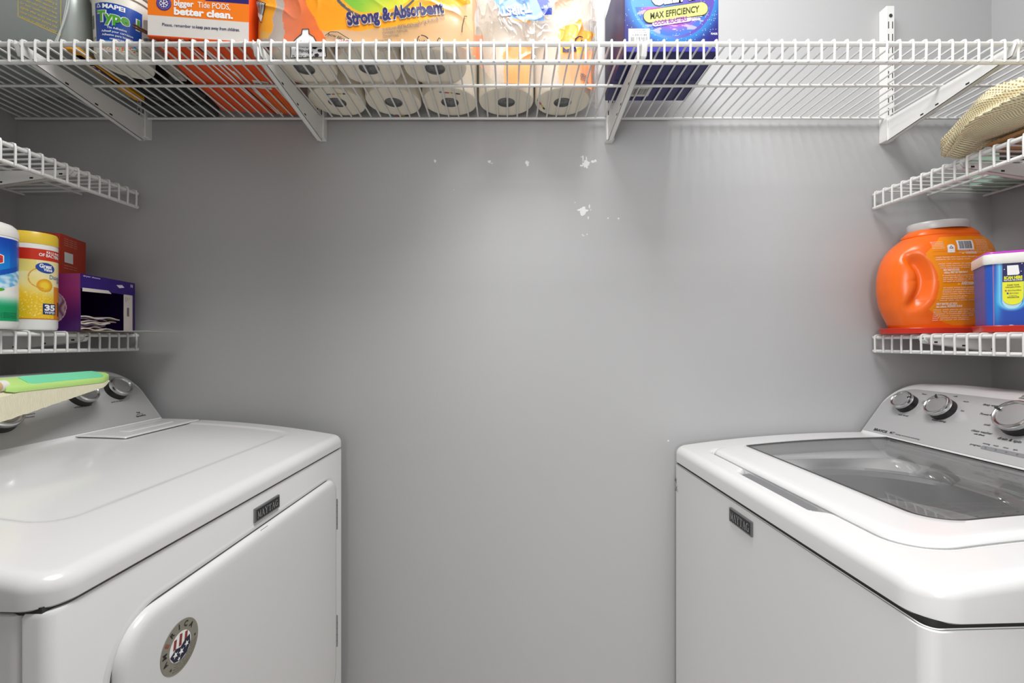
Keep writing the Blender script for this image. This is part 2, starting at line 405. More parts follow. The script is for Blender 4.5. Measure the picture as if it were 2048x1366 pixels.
tn = ['short track foot below the grey bin and bucket', 'short track foot below the orange carton and paper rolls',
      'short track foot below the navy carton', 'white slotted track rising bare above the empty end of the top shelf']
for i, (x, zz) in enumerate(((-.951, .53), (-.490, .527), (.262, .522), (.986, .52))):
    wall_track('white ' + tn[i] if i < 3 else tn[i], (x, BW), 0, CZ+zz, CZ+.868)
    bracket(names[i], (x, BW, zt), 0, .302+.014, .058, .022)
for side, Y, z, lb in (('L', 1.035, .392, 'bracket under the empty side shelf'), ('L', 1.062, .021, 'bracket under the wipes shelf'),
                       ('R', .985, .389, 'bracket under the mesh bag shelf'), ('R', 1.065, .016, 'bracket under the orange tub shelf')):
    s = 1 if side == 'L' else -1
    xw = (XL-TOE*(BW-Y)) if s == 1 else (XR+TOE*(BW-Y))
    rz = R(90)*s+(yawL if s == 1 else yawR)
    lip = abs(xw-((-.968 if s == 1 else .9505)-s*TOE*(1.19-Y)))
    bracket('white ' + lb, (xw, Y, CZ+z-.0085), rz, lip-.004, .05, .012)
    wall_track('white slotted track carrying the ' + lb, (xw, Y), rz, CZ+z-.075, CZ+z+.04)

# ------------------------------------------------------------------ appliances
def machine_fn(s, D, W):
    return lambda p, q, z: Vector((s*(D/2-p), W/2-q, z))
def knob(parent, C, u, v, r, depth=.024, mark=None, name='knob'):
    """turned on the console face; C(u,v,w)"""
    o = bmesh.new(); f = lambda rr, a, z: C(u+rr*math.cos(a), v+rr*math.sin(a), z)
    lathe(o, [(.0001, 0), (r*1.03, 0), (r*1.0, .002), (r*.95, depth*.8), (r*.90, depth*.95)], 48, fn=f)
    k = done(name, o, BLACKP, parent)
    o = bmesh.new(); lathe(o, [(r*.97, depth*.62), (r*.99, depth*.72), (r*.975, depth*.93), (r*.93, depth*1.03), (r*.86, depth*1.06), (r*.76, depth*.99), (r*.74, depth*.94)], 48, fn=f)
    done('ring', o, CHROME, k)
    o = bmesh.new(); rg = lathe(o, [(r*.75, depth*.94), (r*.5, depth*.955), (.0001, depth*.96)], 48, fn=f); done('face', o, KNOBF, k)
    if mark is not None:
        o = bmesh.new(); a0 = R(mark)
        box(o, r*.70, r*.99, -r*.05, r*.05, depth*.9, depth*1.085, fn=lambda x, y, z: C(u+x*math.cos(a0)-y*math.sin(a0), v+x*math.sin(a0)+y*math.cos(a0), z))
        done('pointer', o, DARK, k)
    return k
def serif_word(ink, u, v, h, width, lift):
    """slab lettering in the style of the badge: M A Y T A G"""
    letters = {
        'M': ([((.12, 0), (.12, 1), .07), ((.12, 1), (.5, .1), .16), ((.5, .1), (.88, 1), .07), ((.85, 0), (.85, 1), .17)], [(0, .25, 0), (0, .22, 1), (.7, 1., 0), (.78, 1., 1)]),
        'A': ([((.1, 0), (.48, 1), .07), ((.48, 1), (.85, 0), .17), ((.25, .35), (.7, .35), .07)], [(0, .28, 0), (.65, 1., 0)]),
        'Y': ([((.15, 1), (.5, .45), .17), ((.5, .45), (.85, 1), .07), ((.5, 0), (.5, .5), .17)], [(0, .35, 1), (.65, 1., 1), (.3, .7, 0)]),
        'T': ([((.5, 0), (.5, 1), .18), ((.03, .95), (.97, .95), .09), ((.05, .75), (.05, .98), .06), ((.95, .75), (.95, .98), .06)], [(.28, .72, 0)]),
        'G': ([((.85, .8), (.6, .97), .09), ((.6, .97), (.3, .92), .11), ((.3, .92), (.12, .7), .16), ((.12, .7), (.12, .3), .18), ((.12, .3), (.3, .06), .16), ((.3, .06), (.6, .03), .11), ((.6, .03), (.82, .15), .11), ((.82, 0), (.82, .42), .16)], [(.6, 1., .42)])}
    n = 6; lw = width/(n+.1)
    for i, ch in enumerate('MAYTAG'):
        st, sf = letters[ch]; x0 = u+i*lw*1.02; a = lw*.92
        for (p0, p1, t) in st: ink.line((x0+p0[0]*a, v+p0[1]*h), (x0+p1[0]*a, v+p1[1]*h), t*a*1.15, lift)
        for (s0, s1, yy) in sf: ink.line((x0+s0*a, v+yy*h), (x0+s1*a, v+yy*h), h*.09, lift)

def appliance(kind):
    dry = kind == 'dryer'
    s = 1 if dry else -1
    D = .70; W = .718 if dry else .686
    Fx, Fy = (-.4207, 1.16) if dry else (.420, 1.17)
    ang = yawL if dry else yawR
    pd = Vector((-1, TOE if dry else 0, 0)) if dry else Vector((1, TOE, 0)); pd.normalize()
    qd = Vector((-TOE if dry else TOE, -1, 0)).normalized()
    c = Vector((Fx, Fy, 0))+pd*D/2+qd*W/2
    if dry:
        root = thing('clothes_dryer', 'white front-door clothes dryer with a round flag sticker on its door', 'dryer', c, (0, 0, ang))
    else:
        root = thing('washing_machine', 'white top-load washing machine with a glass lid', 'washing machine', c, (0, 0, ang))
    M = machine_fn(s, D, W)
    if dry: hh = lambda p: CZ-.1975-.040*max(0., 1-p/.5)**2.2
    else: hh = lambda p: CZ-.2335-.033*max(0., 1-p/.5)**2.2
    zb = CZ-.267 if dry else CZ-.305
    # cabinet
    bm = bmesh.new()
    if dry:
        pad(bm, .034, D, .003, W-.003, .008, [(0, .025), (0, zb-.004), (.004, zb-.001)], lambda p, q, z: M(p, q, z), 4, 4, True, True)
        done('cabinet', bm, ENAMEL, root)
        bm = bmesh.new()
        pad(bm, .002, .0315, .003, W-.003, [.012, .004, .004, .012], [(0, .03), (0, zb-.006), (.002, zb-.002)], lambda p, q, z: M(p, q, z), 4, 8, True, True)
        fp = done('front_panel', bm, ENAMEL, root)
        bm = bmesh.new(); box(bm, .012, D-.01, .006, W-.006, zb-.004, zb+.004, fn=lambda p, q, z: M(p, q, z)); done('seam', bm, DARK, root)
    else:
        pad(bm, .003, D, .003, W-.003, .016, [(0, .025), (0, zb-.008), (.003, zb-.005)], lambda p, q, z: M(p, q, z), 4, 8, True, False)
        done('cabinet', bm, ENAMEL, root)
        bm = bmesh.new(); rings(bm, [[M(p, q, zb-.006) for p, q in rrect(.004, D-.002, .004, W-.004, .016, ii, 4, 8)] for ii in (0, .03)]); 
        rings(bm, [[M(p, q, z) for p, q in rrect(.006, D-.004, .006, W-.006, .016, 0, 4, 8)] for z in (zb-.008, zb+.003)])
        done('seam', bm, DARK, root)
    for fp_, fq in ((.06, .06), (.06, W-.06), (D-.06, .06), (D-.06, W-.06)):
        bm = bmesh.new(); ctr = M(fp_, fq, 0); lathe(bm, [(.0001, 0), (.022, 0), (.022, .012), (.012, .014), (.012, .026), (.0001, .026)], 20, ctr.x, ctr.y); done('foot', bm, DARK, root)
    # top
    r = .016
    if dry:
        def em(p, q):
            d = min(p-.105, q-.055, W-.10-q, .50-p)
            # rounded inner panel
            cx = max(.105+.04-p, 0); cy = max(.055+.04-q, q-(W-.10-.04), 0)
            if cx > 0 and cy > 0: d = .04-math.hypot(cx, cy)
            return -.0022*sstep(-.003, .005, d)
        st = [(.004, zb), (0, zb+.003), (0, None)]
        rr = []
        O = lambda i: rrect(0, D, 0, W, [.022, .01, .01, .035], i, 110, 14)
        rr.append([M(p, q, zb) for p, q in O(.004)]); rr.append([M(p, q, zb+.003) for p, q in O(0)])
        for k_ in range(8):
            a = R(90*k_/7); i = r-r*math.cos(a); rr.append([M(p, q, hh(p)-r+r*math.sin(a)+em(p, q)) for p, q in O(i)])
        i = r
        while i < D/2-.012:
            i += .0045; rr.append([M(p, q, hh(p)+em(p, q)) for p, q in O(i)])
        bm = bmesh.new(); rings(bm, rr, False, True); done('top_panel', bm, ENAMEL, root)
        # lint screen door in the top
        bm = bmesh.new()
        pad(bm, .362, .47, .0185, .235, .006, [(0, -.001), (.001, .0012), (.003, .0022), (.012, .0022), (.02, .0022)], lambda p, q, w_: M(p, q, hh(p)+w_), 20, 4)
        ld = done('lint_door', bm, ENAMEL, root)
        bm = bmesh.new()
        pad(bm, .395, .425, .06, .19, .008, [(0, .0024), (.002, .0040), (.006, .0040)], lambda p, q, w_: M(p, q, hh(p)+w_), 10, 4)
        done('finger_pull', bm, ENAMEL, ld)
        bm = bmesh.new(); rings(bm, [[M(p, q, hh(p)+.0004) for p, q in rrect(.3605, .4715, .017, .2365, .006, i, 20, 4)] for i in (0, .0016)])
        done('gap', bm, GREYINK, ld)
    else:
        def nb(p, q):   # finger recess bulging towards the front
            return .022*sstep(.235, .262, q)*(1-sstep(.455, .485, q)) if p < .07 else 0
        NE, NC = 110, 14
        rr = []
        O = lambda i: rrect(0, D, 0, W, [.03, .01, .01, .04], i, NE, NC)
        B = rrect(.050, .489, .088, .617, [.03, .004, .004, .06], 0, NE, NC)
        B = [(p-nb(p, q), q) for p, q in B]
        Bi = rrect(.050, .489, .088, .617, [.03, .004, .004, .06], .004, NE, NC); Bi = [(p-nb(p, q), q) for p, q in Bi]
        H = rrect(.115, .478, .125, .58, [.05, .05, .06, .06], 0, NE, NC)
        rr.append([M(p, q, zb) for p, q in O(.004)]); rr.append([M(p, q, zb+.003) for p, q in O(0)])
        for k_ in range(8):
            a = R(90*k_/7); i = r-r*math.cos(a); rr.append([M(p, q, hh(p)-r+r*math.sin(a)) for p, q in O(i)])
        A = O(r)
        for k_ in range(1, 13):
            t_ = k_/12; rr.append([M(a[0]+(b[0]-a[0])*t_, a[1]+(b[1]-a[1])*t_, hh(a[0]+(b[0]-a[0])*t_)-(.0015 if k_ == 12 else 0)) for a, b in zip(A, B)])
        rr.append([M(p, q, hh(p)-.006) for p, q in Bi]); rr.append([M(p, q, hh(p)-.026) for p, q in Bi])
        for t_ in (.33, .66, 1): rr.append([M(a[0]+(b[0]-a[0])*t_, a[1]+(b[1]-a[1])*t_, CZ-.272) for a, b in zip(Bi, H)])
        bm = bmesh.new(); rings(bm, rr); done('top_panel', bm, ENAMEL, root)
        # tub ring and basket seen through the glass
        cx, cy = .325, .345; C0 = []
        for p, q in H:
            a = math.atan2(q-cy, p-cx); C0.append((cx+.225*math.cos(a)*.93, cy+.225*math.sin(a)))
        rr = [[M(p, q, CZ-.272) for p, q in H]]
        for t_ in (.2, .45, .7, .9, 1): rr.append([M(h[0]+(c_[0]-h[0])*t_**1.6, h[1]+(c_[1]-h[1])*t_**1.6, CZ-.272-.020*t_) for h, c_ in zip(H, C0)])
        rr.append([M(p, q, CZ-.33) for p, q in C0])
        bm = bmesh.new(); rings(bm, rr); done('tub_cover', bm, mat('pale_grey_plastic', 'dedede', .28), root)
        bm = bmesh.new()
        pf = [(.236, -.320), (.238, -.306), (.228, -.298), (.214, -.298), (.206, -.306), (.203, -.352)]
        lathe(bm, pf, 72, fn=lambda r_, a, z: M(cx+r_*math.cos(a)*.93, cy+r_*math.sin(a), CZ+z)); bk = done('balance_ring', bm, mat('balance_ring_grey', '606163', .4), root)
        bm = bmesh.new(); lathe(bm, [(.203, -.352), (.203, -.36), (.207, -.37), (.207, -.70), (.19, -.76), (.0001, -.77)], 72, fn=lambda r_, a, z: M(cx+r_*math.cos(a)*.93, cy+r_*math.sin(a), CZ+z))
        bsk = done('basket', bm, mat('stainless_basket', 'd6d6d6', .4, .2, bump=.6, bscale=120), root)
        bm = bmesh.new(); lathe(bm, [(.15, -.755), (.14, -.735), (.06, -.72), (.03, -.68), (.0001, -.675)], 48, fn=lambda r_, a, z: M(cx+r_*math.cos(a)*.93*(1+.05*math.cos(6*a)), cy+r_*math.sin(a)*(1+.05*math.cos(6*a)), CZ+z))
        done('wash_plate', bm, mat('grey_wash_plate', '6f7072', .4), root)
        bm = bmesh.new()
        rings(bm, [[M(p, q, hh(p)-.0045) for p, q in rrect(.0300, .0500, .262, .455, .002, i, 10, 3)] for i in (0, .0009)], False, True)
        done('recess_shade_strip', bm, mat('recess_shade_grey', '77787a', .5), root)  # grey strip colours in the shade of the slot under the lid
        # lid
        LO = lambda i: rrect(.0545, .486, .0925, .6125, [.027, .004, .004, .056], i, NE, NC)
        G = lambda i: rrect(.132, .484, .100, .566, [.012, .003, .003, .05], i, NE, NC)
        lift = .0062
        rr = [[M(p, q, hh(p)-.020) for p, q in LO(.0)], [M(p, q, hh(p)-.002) for p, q in LO(0)]]
        for k_ in range(6):
            a = R(90*k_/5); rad_ = .011; i = rad_-rad_*math.cos(a); rr.append([M(p, q, hh(p)+lift-rad_+rad_*math.sin(a)) for p, q in LO(i)])
        A = LO(.011)
        for t_ in (.2, .4, .6, .8, .97, 1): 
            rr.append([M(a[0]+(b[0]-a[0])*t_, a[1]+(b[1]-a[1])*t_, hh(a[0]+(b[0]-a[0])*t_)+lift-(.0012 if t_ == 1 else 0)) for a, b in zip(A, G(0))])
        rr.append([M(p, q, hh(p)-.014) for p, q in G(0)]); rr.append([M(p, q, hh(p)-.016) for p, q in G(-.012)])
        bm = bmesh.new(); rings(bm, rr); lid = done('lid', bm, ENAMEL, root)
        bm = bmesh.new(); rr = [[M(p, q, hh(p)+lift-.0022) for p, q in G(i)] for i in (-.0002, .0075)]; rings(bm, rr); done('gasket', bm, mat('grey_gasket', '3c3d3f', .35), lid)
        bm = bmesh.new(); rr = [[M(p, q, hh(p)+lift-.003) for p, q in G(i)] for i in [.006+.012*k_ for k_ in range(14)]]; rings(bm, rr, False, True)
        done('glass_pane', bm, glass_mat('lid_glass_painted_haze', .92, .13), lid)  # diffuse share paints a grey reflected haze over the dark tub
        bm = bmesh.new(); LL = rrect(.47, .484, .105, .56, .002, 0, 4, 3)
        rings(bm, [[M(p, q, hh(p)-.008) for p, q in LL]]*1+[[M(p, q, hh(p)-.016) for p, q in LL]], True, True); done('hinge_strip', bm, mat('mid_grey_plastic', '77787a'), lid)
        I = Ink(lambda u, v, l: M(v, u, hh(v)+lift-.0024+l))
        I.path([(.10, .455), (.165, .455), (.175, .470), (.11, .470), (.10, .455)], .0012); I.text('HE', .12, .459, .007, .03)
        I.end('lid_marking', INK, lid)
    # console
    pb = .47 if dry else .493; zc = CZ-.1975 if dry else CZ-.232; vt = .158 if dry else .160
    def C(u, v, w_):
        if w_ < 0: return M(pb+.6*v-w_, u, zc+.8*v)
        return M(pb+.6*v-.8*w_, u, zc+.8*v+.6*w_)
    q0, q1 = .006, W-.006
    rad = [.001, .001, .075, .075]
    bm = bmesh.new()
    pad(bm, q0, q1, -.012, vt, rad, [(.03, -.115), (.004, -.10), (0, -.07), (0, -.008), (.0015, -.003), (.005, 0), (.009, .0003)], lambda u, v, w_: C(u, v, w_), 40, 16, True, True)
    con = done('console', bm, ENAMEL, root)
    bm = bmesh.new()
    pad(bm, q0+.007, q1-.007, .004, vt-.017, [.001, .001, .064, .064], [(0, .0002), (.0006, .0012), (.003, .0012)], lambda u, v, w_: C(u, v, w_), 40, 16)
    done('control_panel', bm, PANELM, con)
    fl = (lambda u, v, l: C(u, v, .0014+l)) if not dry else (lambda u, v, l: C(-u, v, .0014+l))
    if dry:
        T = lambda I, s_, q, v, h, wd, **k: I.text(s_, -q, v, h, wd, **k)
        knob(con, C, .082, .097, .0255); knob(con, C, .172, .093, .0265); knob(con, C, .345, .073, .036)
        def word(*a_, **k): I = Ink(fl); I.text(*a_, **k); I.end('lettering', INK, con)
        word('push to start', -.097, .066, .0032, .030, align='C'); word('wrinkle control', -.18, .066, .0034, .040, align='C')
        word('wrinkle control', -.295, .066, .0030, .034, align='C'); word('50 minutes', -.295, .060, .0030, .026, align='C')
        I = Ink(fl); I.text('SensorDry', -.063, .0165, .0042, .027, align='C', bold=.03); I.text('Ecoconserve', -.063, .0225, .002, .018, align='C'); I.text('Tal', -.065, .026, .004, .009, align='C', bold=.03)
        I.end('lettering', INK, con)
    else:
        knob(con, C, .080, .098, .0245, mark=20); knob(con, C, .169, .097, .0270, mark=118); knob(con, C, .320, .097, .0335, .027, mark=165)
        def word(*a_, **k): I = Ink(fl); I.text(*a_, **k); I.end('lettering', INK, con)
        word('BRAVOS', .043, .0095, .0065, .037, bold=.03); word('MCT', .0875, .011, .0055, .0125, bold=.02, shear=.2)
        word('maytag commercial technology', .103, .0115, .0030, .062)
        word('soil level', .090, .064, .0042, .026, align='C', shear=.2); word('wash temp', .176, .066, .0048, .032, align='C', shear=.2)
        for s_, u_, v_, h_ in (('heavy', .098, .130, .0035), ('medium', .112, .111, .003), ('normal', .112, .106, .003), ('cold', .170, .134, .0035), ('warm', .197, .124, .0035), ('hot', .205, .100, .0035),
                               ('deep water wash', .238, .122, .0048), ('PowerWash', .244, .099, .0048), ('soak', .264, .076, .0045),
                               ('clean washer', .250, .0575, .0052), ('drain & spin', .302, .051, .0058), ('progress', .264, .0265, .0040),
                               ('sensing', .284, .0345, .0032), ('wash', .303, .0345, .0032), ('rinse', .320, .0345, .0032), ('spin', .337, .0345, .0032), ('done', .356, .0345, .0032)):
            word(s_, u_, v_, h_, None, shear=.22, align='L')
        word('with affresh', .258, .0515, .003, shear=.2, bold=.03); word('bulky', .2930, .152, .005, shear=.2); word('sheets', .2900, .1475, .004, shear=.2)
        bm = bmesh.new(); pad(bm, .285, .42, .0225, .031, .004, [(0, .0013), (.0004, .0018), (.002, .0018)], C, 8, 6); ps = done('progress_strip', bm, mat('strip_grey', '868789', .4), con)
        I = Ink(lambda u, v, l: C(u, v, .0019+l))
        for q_ in range(7): I.ell(.294+q_*.018, .0268, .0018, .0018)
        I.end('indicator_light', mat('indicator_grey', '6b6c6e', .3), con)
    # badge on the front
    bq0, bq1, bz0, bz1 = (.304, .381, CZ-.3115, CZ-.2875) if dry else (.280, .356, CZ-.351, CZ-.3235)
    if dry: FN = lambda u, z, l: M(.002-l, -u, z)      # u grows away from the camera
    else: FN = lambda u, z, l: M(.003-l, u, z)
    u0, u1 = (-bq1, -bq0) if dry else (bq0, bq1)
    bm = bmesh.new(); pad(bm, u0, u1, bz0, bz1, .001, [(0, 0), (0, .003), (.001, .004), (.0022, .004), (.0026, .0034)], FN, 4, 3)
    bd = done('badge', bm, mat('badge_metal', '8d8d8f', .3, .9), root)
    bm = bmesh.new(); pad(bm, u0+.0026, u1-.0026, bz0+.0026, bz1-.0026, .0005, [(0, .0030), (0, .0036)], FN, 4, 2); done('face', bm, mat('badge_black', '1b1b1c', .3), bd)
    I = Ink(FN); serif_word(I, u0+.006, bz0+.0065, (bz1-bz0)-.013, (u1-u0)-.012, .0042); I.end('lettering', mat('badge_letters', 'b5b5b5', .3, .7), bd)
    if dry:
        # door
        d0, d1, z0, z1 = -.648, -.062, CZ-.832, CZ-.326
        rad = [.05, .05, .034, .052]
        bm = bmesh.new()
        rr = []
        for ins, l in [(0, .0005), (0, .003), (.0008, .0055), (.0025, .0085), (.006, .0112), (.011, .0125), (.018, .013), (.06, .013), (.1, .0132)]:
            rr.append([FN(u, z, l) for u, z in rrect(d0, d1, z0, z1, rad, ins, 30, 12)])
        rings(bm, rr, False, True); dr = done('door', bm, ENAMEL, root)
        bm = bmesh.new(); rings(bm, [[FN(u, z, .0006) for u, z in rrect(d0, d1, z0, z1, [r_+.002 for r_ in rad], i, 30, 12)] for i in (-.0026, .001)])
        done('door_gap', bm, mat('shadow_gap', '505050', .6), dr)
        # shallow pressed frame around the door
        bm = bmesh.new(); rings(bm, [[FN(u, z, l) for u, z in rrect(d0, d1, z0, z1, [r_+.012 for r_ in rad], i, 30, 12)] for i, l in ((-.011, .0001), (-.008, .0011), (-.004, .0016), (-.0024, .0006))])
        done('door_surround', bm, ENAMEL, fp)
        bm = bmesh.new()
        for hz0, hz1 in ((-.4545, -.381), (-.738, -.663)):
            bm2 = bmesh.new(); n_ = 5
            for q_ in range(n_):
                a = hz0+(hz1-hz0)*q_/n_; b = hz0+(hz1-hz0)*(q_+1)/n_-.0012
                lathe(bm2, [(.0001, a), (.0042, a), (.0042, b), (.0001, b)], 12, fn=lambda r_, t_, z: FN(-.0585+r_*math.cos(t_), CZ+z, .006+r_*math.sin(t_)))
            done('hinge', bm2, mat('hinge_steel', '9b9b9b', .4, .8, bump=.3, bscale=500), root)
        bm.free()
        bm = bmesh.new(); box(bm, -.372, -.350, CZ-.331, CZ-.3275, .004, .0075, fn=lambda u, z, l: FN(u, z, l)); done('latch_notch', bm, HOLE, dr)
        # round flag sticker
        su, sz, sr = -.5625, CZ-.400, .0325
        SF = lambda u, v, l: FN(su+u, sz+v, .0134+l)
        stk = None
        I = Ink(SF); I.ell(0, 0, sr, sr, .0001, 48); stk = I.end('sticker', mat('tan_grey_sticker', '8f8a7c', .35), dr)
        E = (.0185)
        I = Ink(SF); I.ell(0, 0, E*1.0, E*1.0, .0003, 40); I.end('sticker_print', mat('white_ink', 'fff'), dr)
        I = Ink(SF)
        for o in (-.0105, -.001, .0085): I.poly([(o-.002, .001), (o+.0025, .001), (o+.0045, .0155-abs(o)*.25), (o, .0165-abs(o)*.3)], .0005)
        I.end('sticker_print', mat('rust_red_ink', '8e3324', .45), dr)
        I = Ink(SF); I.poly([(-.0175, -.0045), (-.008, .001), (0, -.001), (.008, .004), (.0165, .006), (.0172, -.006), (.011, -.0145), (0, -.0182), (-.011, -.0145)], .0006)
        I.end('sticker_print', mat('flag_navy', '15163a', .45), dr)
        I = Ink(SF)
        for a, b, r_ in ((-.009, -.006, .0048), (.001, -.0075, .0052), (.0105, -.003, .0045), (-.003, -.0145, .003)): I.star(a, b, r_, .0008, 100)
        I.end('sticker_print', mat('white_ink', 'fff'), dr)
        I = Ink(SF)
        for q_, ch in enumerate('AMERICA'):
            if ch == 'E': continue
            a = R(200-q_*26.5); I.text(ch, .0228*math.cos(a), .0228*math.sin(a), .0066, None, .03, math.degrees(a)-90, align='C')
        for a in (232, -2): I.star(.0262*math.cos(R(a)), .0262*math.sin(R(a)), .0024)
        for ln, (rad_, txt) in enumerate(((.029, 'built with pride by the people of every town and state'), (.0262, 'made here  assembled here  tested here'), (.0234, 'thank you for buying products'), (.0207, 'from our families to yours'))):
            for q_, ch in enumerate(txt):
                a = R(-118+q_*108/len(txt)); 
                if ch != ' ': I.text(ch, rad_*math.cos(a), rad_*math.sin(a)-.0005, .0014, None, .01, math.degrees(a)+90, align='C')
        I.end('sticker_print', INK, dr)
        I = Ink(SF); a = R(200-2*26.5); I.text('E', .0228*math.cos(a), .0228*math.sin(a), .0066, None, .03, math.degrees(a)-90, align='C'); I.end('sticker_print', mat('red_ink', 'a8452c', .5), dr)
    else:
        # scuff where paint has chipped
        I = Ink(FN); rg = random.Random(5)
        for q_ in range(26):
            I.ell(.010+.012*rg.random()**1.0+.006*(q_ > 15), CZ-.345-.034*rg.random(), .0006+.0016*rg.random()**2, .0008+.003*rg.random()**2, .0004, 7)
        I.end('chipped_paint', INK, root)
    return root
appliance('dryer'); appliance('washer')


#ITEMS#
# ------------------------------------------------------------------ goods on the top shelf
TOP = DZ+.0024
CREAM = mat('cream_paper', 'f1e9d8', .8, bump=.5, bscale=350)
WPRINT = printed('printed_card', .38); WGLOSS = printed('printed_label', .25)
def carton(root, x0, x1, y0, y1, z0, z1, m, r=.0012, name='carton_body', fn=None):
    bm = bmesh.new(); bevbox(bm, x0, x1, y0, y1, z0, z1, r, 2)
    if fn:
        for v in bm.verts: v.co = fn(v.co)
    return done(name, bm, m, root)

# tall grey bin with gold small print
gb = thing('storage_bin', 'silvery grey plastic bin with gold small print at the end of the top shelf', 'bin', (-1.07, 1.03, TOP+.0128))
SIL = mat('silver_grey_plastic', 'a9b0ac', .3, .35, var=.08, bscale=14)
def gbf(u, v, z): return Vector((u*(1+.10*z), v*(1+.06*z), z))
bm = bmesh.new()
pad(bm, -.20, .188, -.115, .098, .035, [(.012, 0), (.004, .002), (0, .008), (0, .10), (0, .2), (0, .29), (.004, .292), (.006, .29), (.008, .02)], gbf, 10, 10, True, True)
done('bin_body', bm, SIL, gb)
GF = lambda u, v, l: Vector((u*(1+.1*v), (-.115)*(1+.06*v)-l, v))
I = Ink(GF); I.path([(.083, .2), (.083, .052), (.168, .014), (.168, .2)], .0014)
for k_ in range(12):
    y = .150-k_*.0090; a = -23
    I.text(['distribuido por el fabricante', 'product of the factory, keep', 'sealed until ready to be used', 'store in a cool and dry place', 'keep away from all children', 'wash hands after handling it', 'do not mix with cleaners or', 'with any other products here', 'for best results close cover', 'tightly after every use and', 'rinse container before you', 'recycle or discard it today'][k_], .087, y, .0044, .080, .01, a, lift=.0006)
I.end('lettering', GOLD, gb)
bm = bmesh.new()
tube(bm, [GF(.188-.030*(1-t)**2, .0+.12*t, .001) for t in [k_/10 for k_ in range(11)]], .0016, 6); done('seam', bm, mat('pale_seam', 'c9cfca', .3), gb)
bm = bmesh.new()
tube(bm, [GF(.185-.023*(1-t)**1.6, .0+.12*t, .001) for t in [k_/10 for k_ in range(11)]], .0014, 6); done('seam', bm, mat('pale_seam', 'c9cfca', .3), gb)

# charcoal box behind the pail
cb = thing('charcoal_box', 'plain charcoal box standing behind the pale pail by the wall', 'box', (-.845, 1.165, TOP))
carton(cb, -.075, .085, -.028, .028, 0, .24, mat('charcoal_card', '3c4242', .6, bump=.2), .002)

# yellow backed tool in its pack
yt = thing('packaged_tool', 'slim yellow-edged tool pack with black and purple label, flat on the wires', 'tool', (-.8945, 1.015, TOP), (0, 0, R(4)))
bm = bmesh.new(); pad(bm, -.0125, .0125, -.10, .10, [.010]*4, [(.001, 0), (0, .001), (0, .010), (.002, .012)], lambda u, v, w_: Vector((u, v, w_)), 8, 8, True, True); done('yellow_tray', bm, mat('amber_yellow_plastic', 'dd9a1c', .4), yt)
YF = lambda u, v, l: Vector((u, v, -l+.0001))
I = Ink(YF); I.poly([(-.0085, -.08), (.0085, -.08), (.0085, .03), (-.0085, .03)], .0001); I.end('label', BLACKP, yt)
I = Ink(YF); I.poly([(-.0085, -.045), (.0085, -.045), (.0085, .005), (-.0085, .005)], .0003); I.end('label', mat('plum_ink', '3f1840', .5), yt)
I = Ink(YF); I.text('TILE', .0055, -.038, .006, .013, .02, 180, lift=.0006); I.text('TOOL', .0055, -.024, .006, .013, .02, 180, lift=.0006); I.end('lettering', WHITEINK, yt)

# pail of adhesive
pl = thing('adhesive_pail', 'pale cream plastic pail with blue label and green lettering', 'pail', (-.819, .972, TOP))
PR = lambda z: .050+.035*z
bm = bmesh.new(); lathe(bm, [(.0001, .001), (.044, .001), (.045, 0), (.0485, 0), (PR(.004), .004)]+[(PR(z), z) for z in (.03, .06, .09, .115)]+[(PR(.115)+.003, .116), (PR(.12)+.003, .122), (PR(.12), .123), (PR(.14), .14), (PR(.14)-.002, .14), (.05, .02), (.0001, .01)], 72)
done('pail_body', bm, mat('cream_white_plastic', 'e4e2d6', .35, bump=.05), pl)
bm = bmesh.new(); lathe(bm, [(PR(.14)+.001, .128), (PR(.14)+.004, .130), (PR(.14)+.004, .146), (PR(.14), .148), (.0001, .148)], 72); done('lid', bm, mat('cream_white_plastic', 'e4e2d6'), pl)
def PF(u, v, l):     # u = arc length, 0 faces the aisle
    v -= .0185
    r = PR(v)+l+.0003; a = -math.pi/2+.42+u/.0525
    return Vector((r*math.cos(a), r*math.sin(a), v))
def pailcol(a, b, p):
    if b < .16:
        k_ = noise.noise(Vector((a*22, b*30, 3)))
        if a > .15 and b > .01:
            if k_ > .18: return (226, 92, 52)
            if k_ > .02: return (240, 160, 60)
            if k_ < -.25: return (70, 170, 120)
        return (214, 228, 232)
    if b < .2: return (110, 170, 214)
    if b > .2 and a > .02: return lerp((18, 60, 150), (30, 90, 190), a)
    return (18, 60, 150)
lb = sheet('label', WGLOSS, 60, 60, lambda a, b: PF(-.042+.084*a, .022+.093*b, 0), pailcol, pl)
I = Ink(PF, .003); I.text('MAPEI', -.024, .104, .0085, .038, .035, -2); I.path([(-.036, .106), (-.033, .113), (-.028, .106), (-.036, .106)], .0012)
for k_, s_ in enumerate(('Tile Adhesive', 'Adhesif pour carreaux', 'Adhesivo para losetas', 'ceramicas')): I.text(s_, 0, .064-k_*.0072, .0042, None, .015, align='C')
I.text('Type 1', -.036, .078, .020, .074, .085, lift=.0005)
I.end('lettering', WHITEINK, pl)
I = Ink(PF, .003); I.text('Type 1', -.0355, .0782, .020, .073, .035, lift=.001); I.end('lettering', mat('leaf_green_ink', '4fae2a', .4), pl)
I = Ink(PF, .003)
for k_ in range(8): I.poly([(-.058, .068+k_*.0034), (-.048, .068+k_*.0034), (-.048, .0697+k_*.0034), (-.058, .0697+k_*.0034)], .0003)
I.text('3.5 lb', -.058, .045, .005); I.text('1.58 kg', -.058, .034, .005); I.end('lettering', INK, pl)

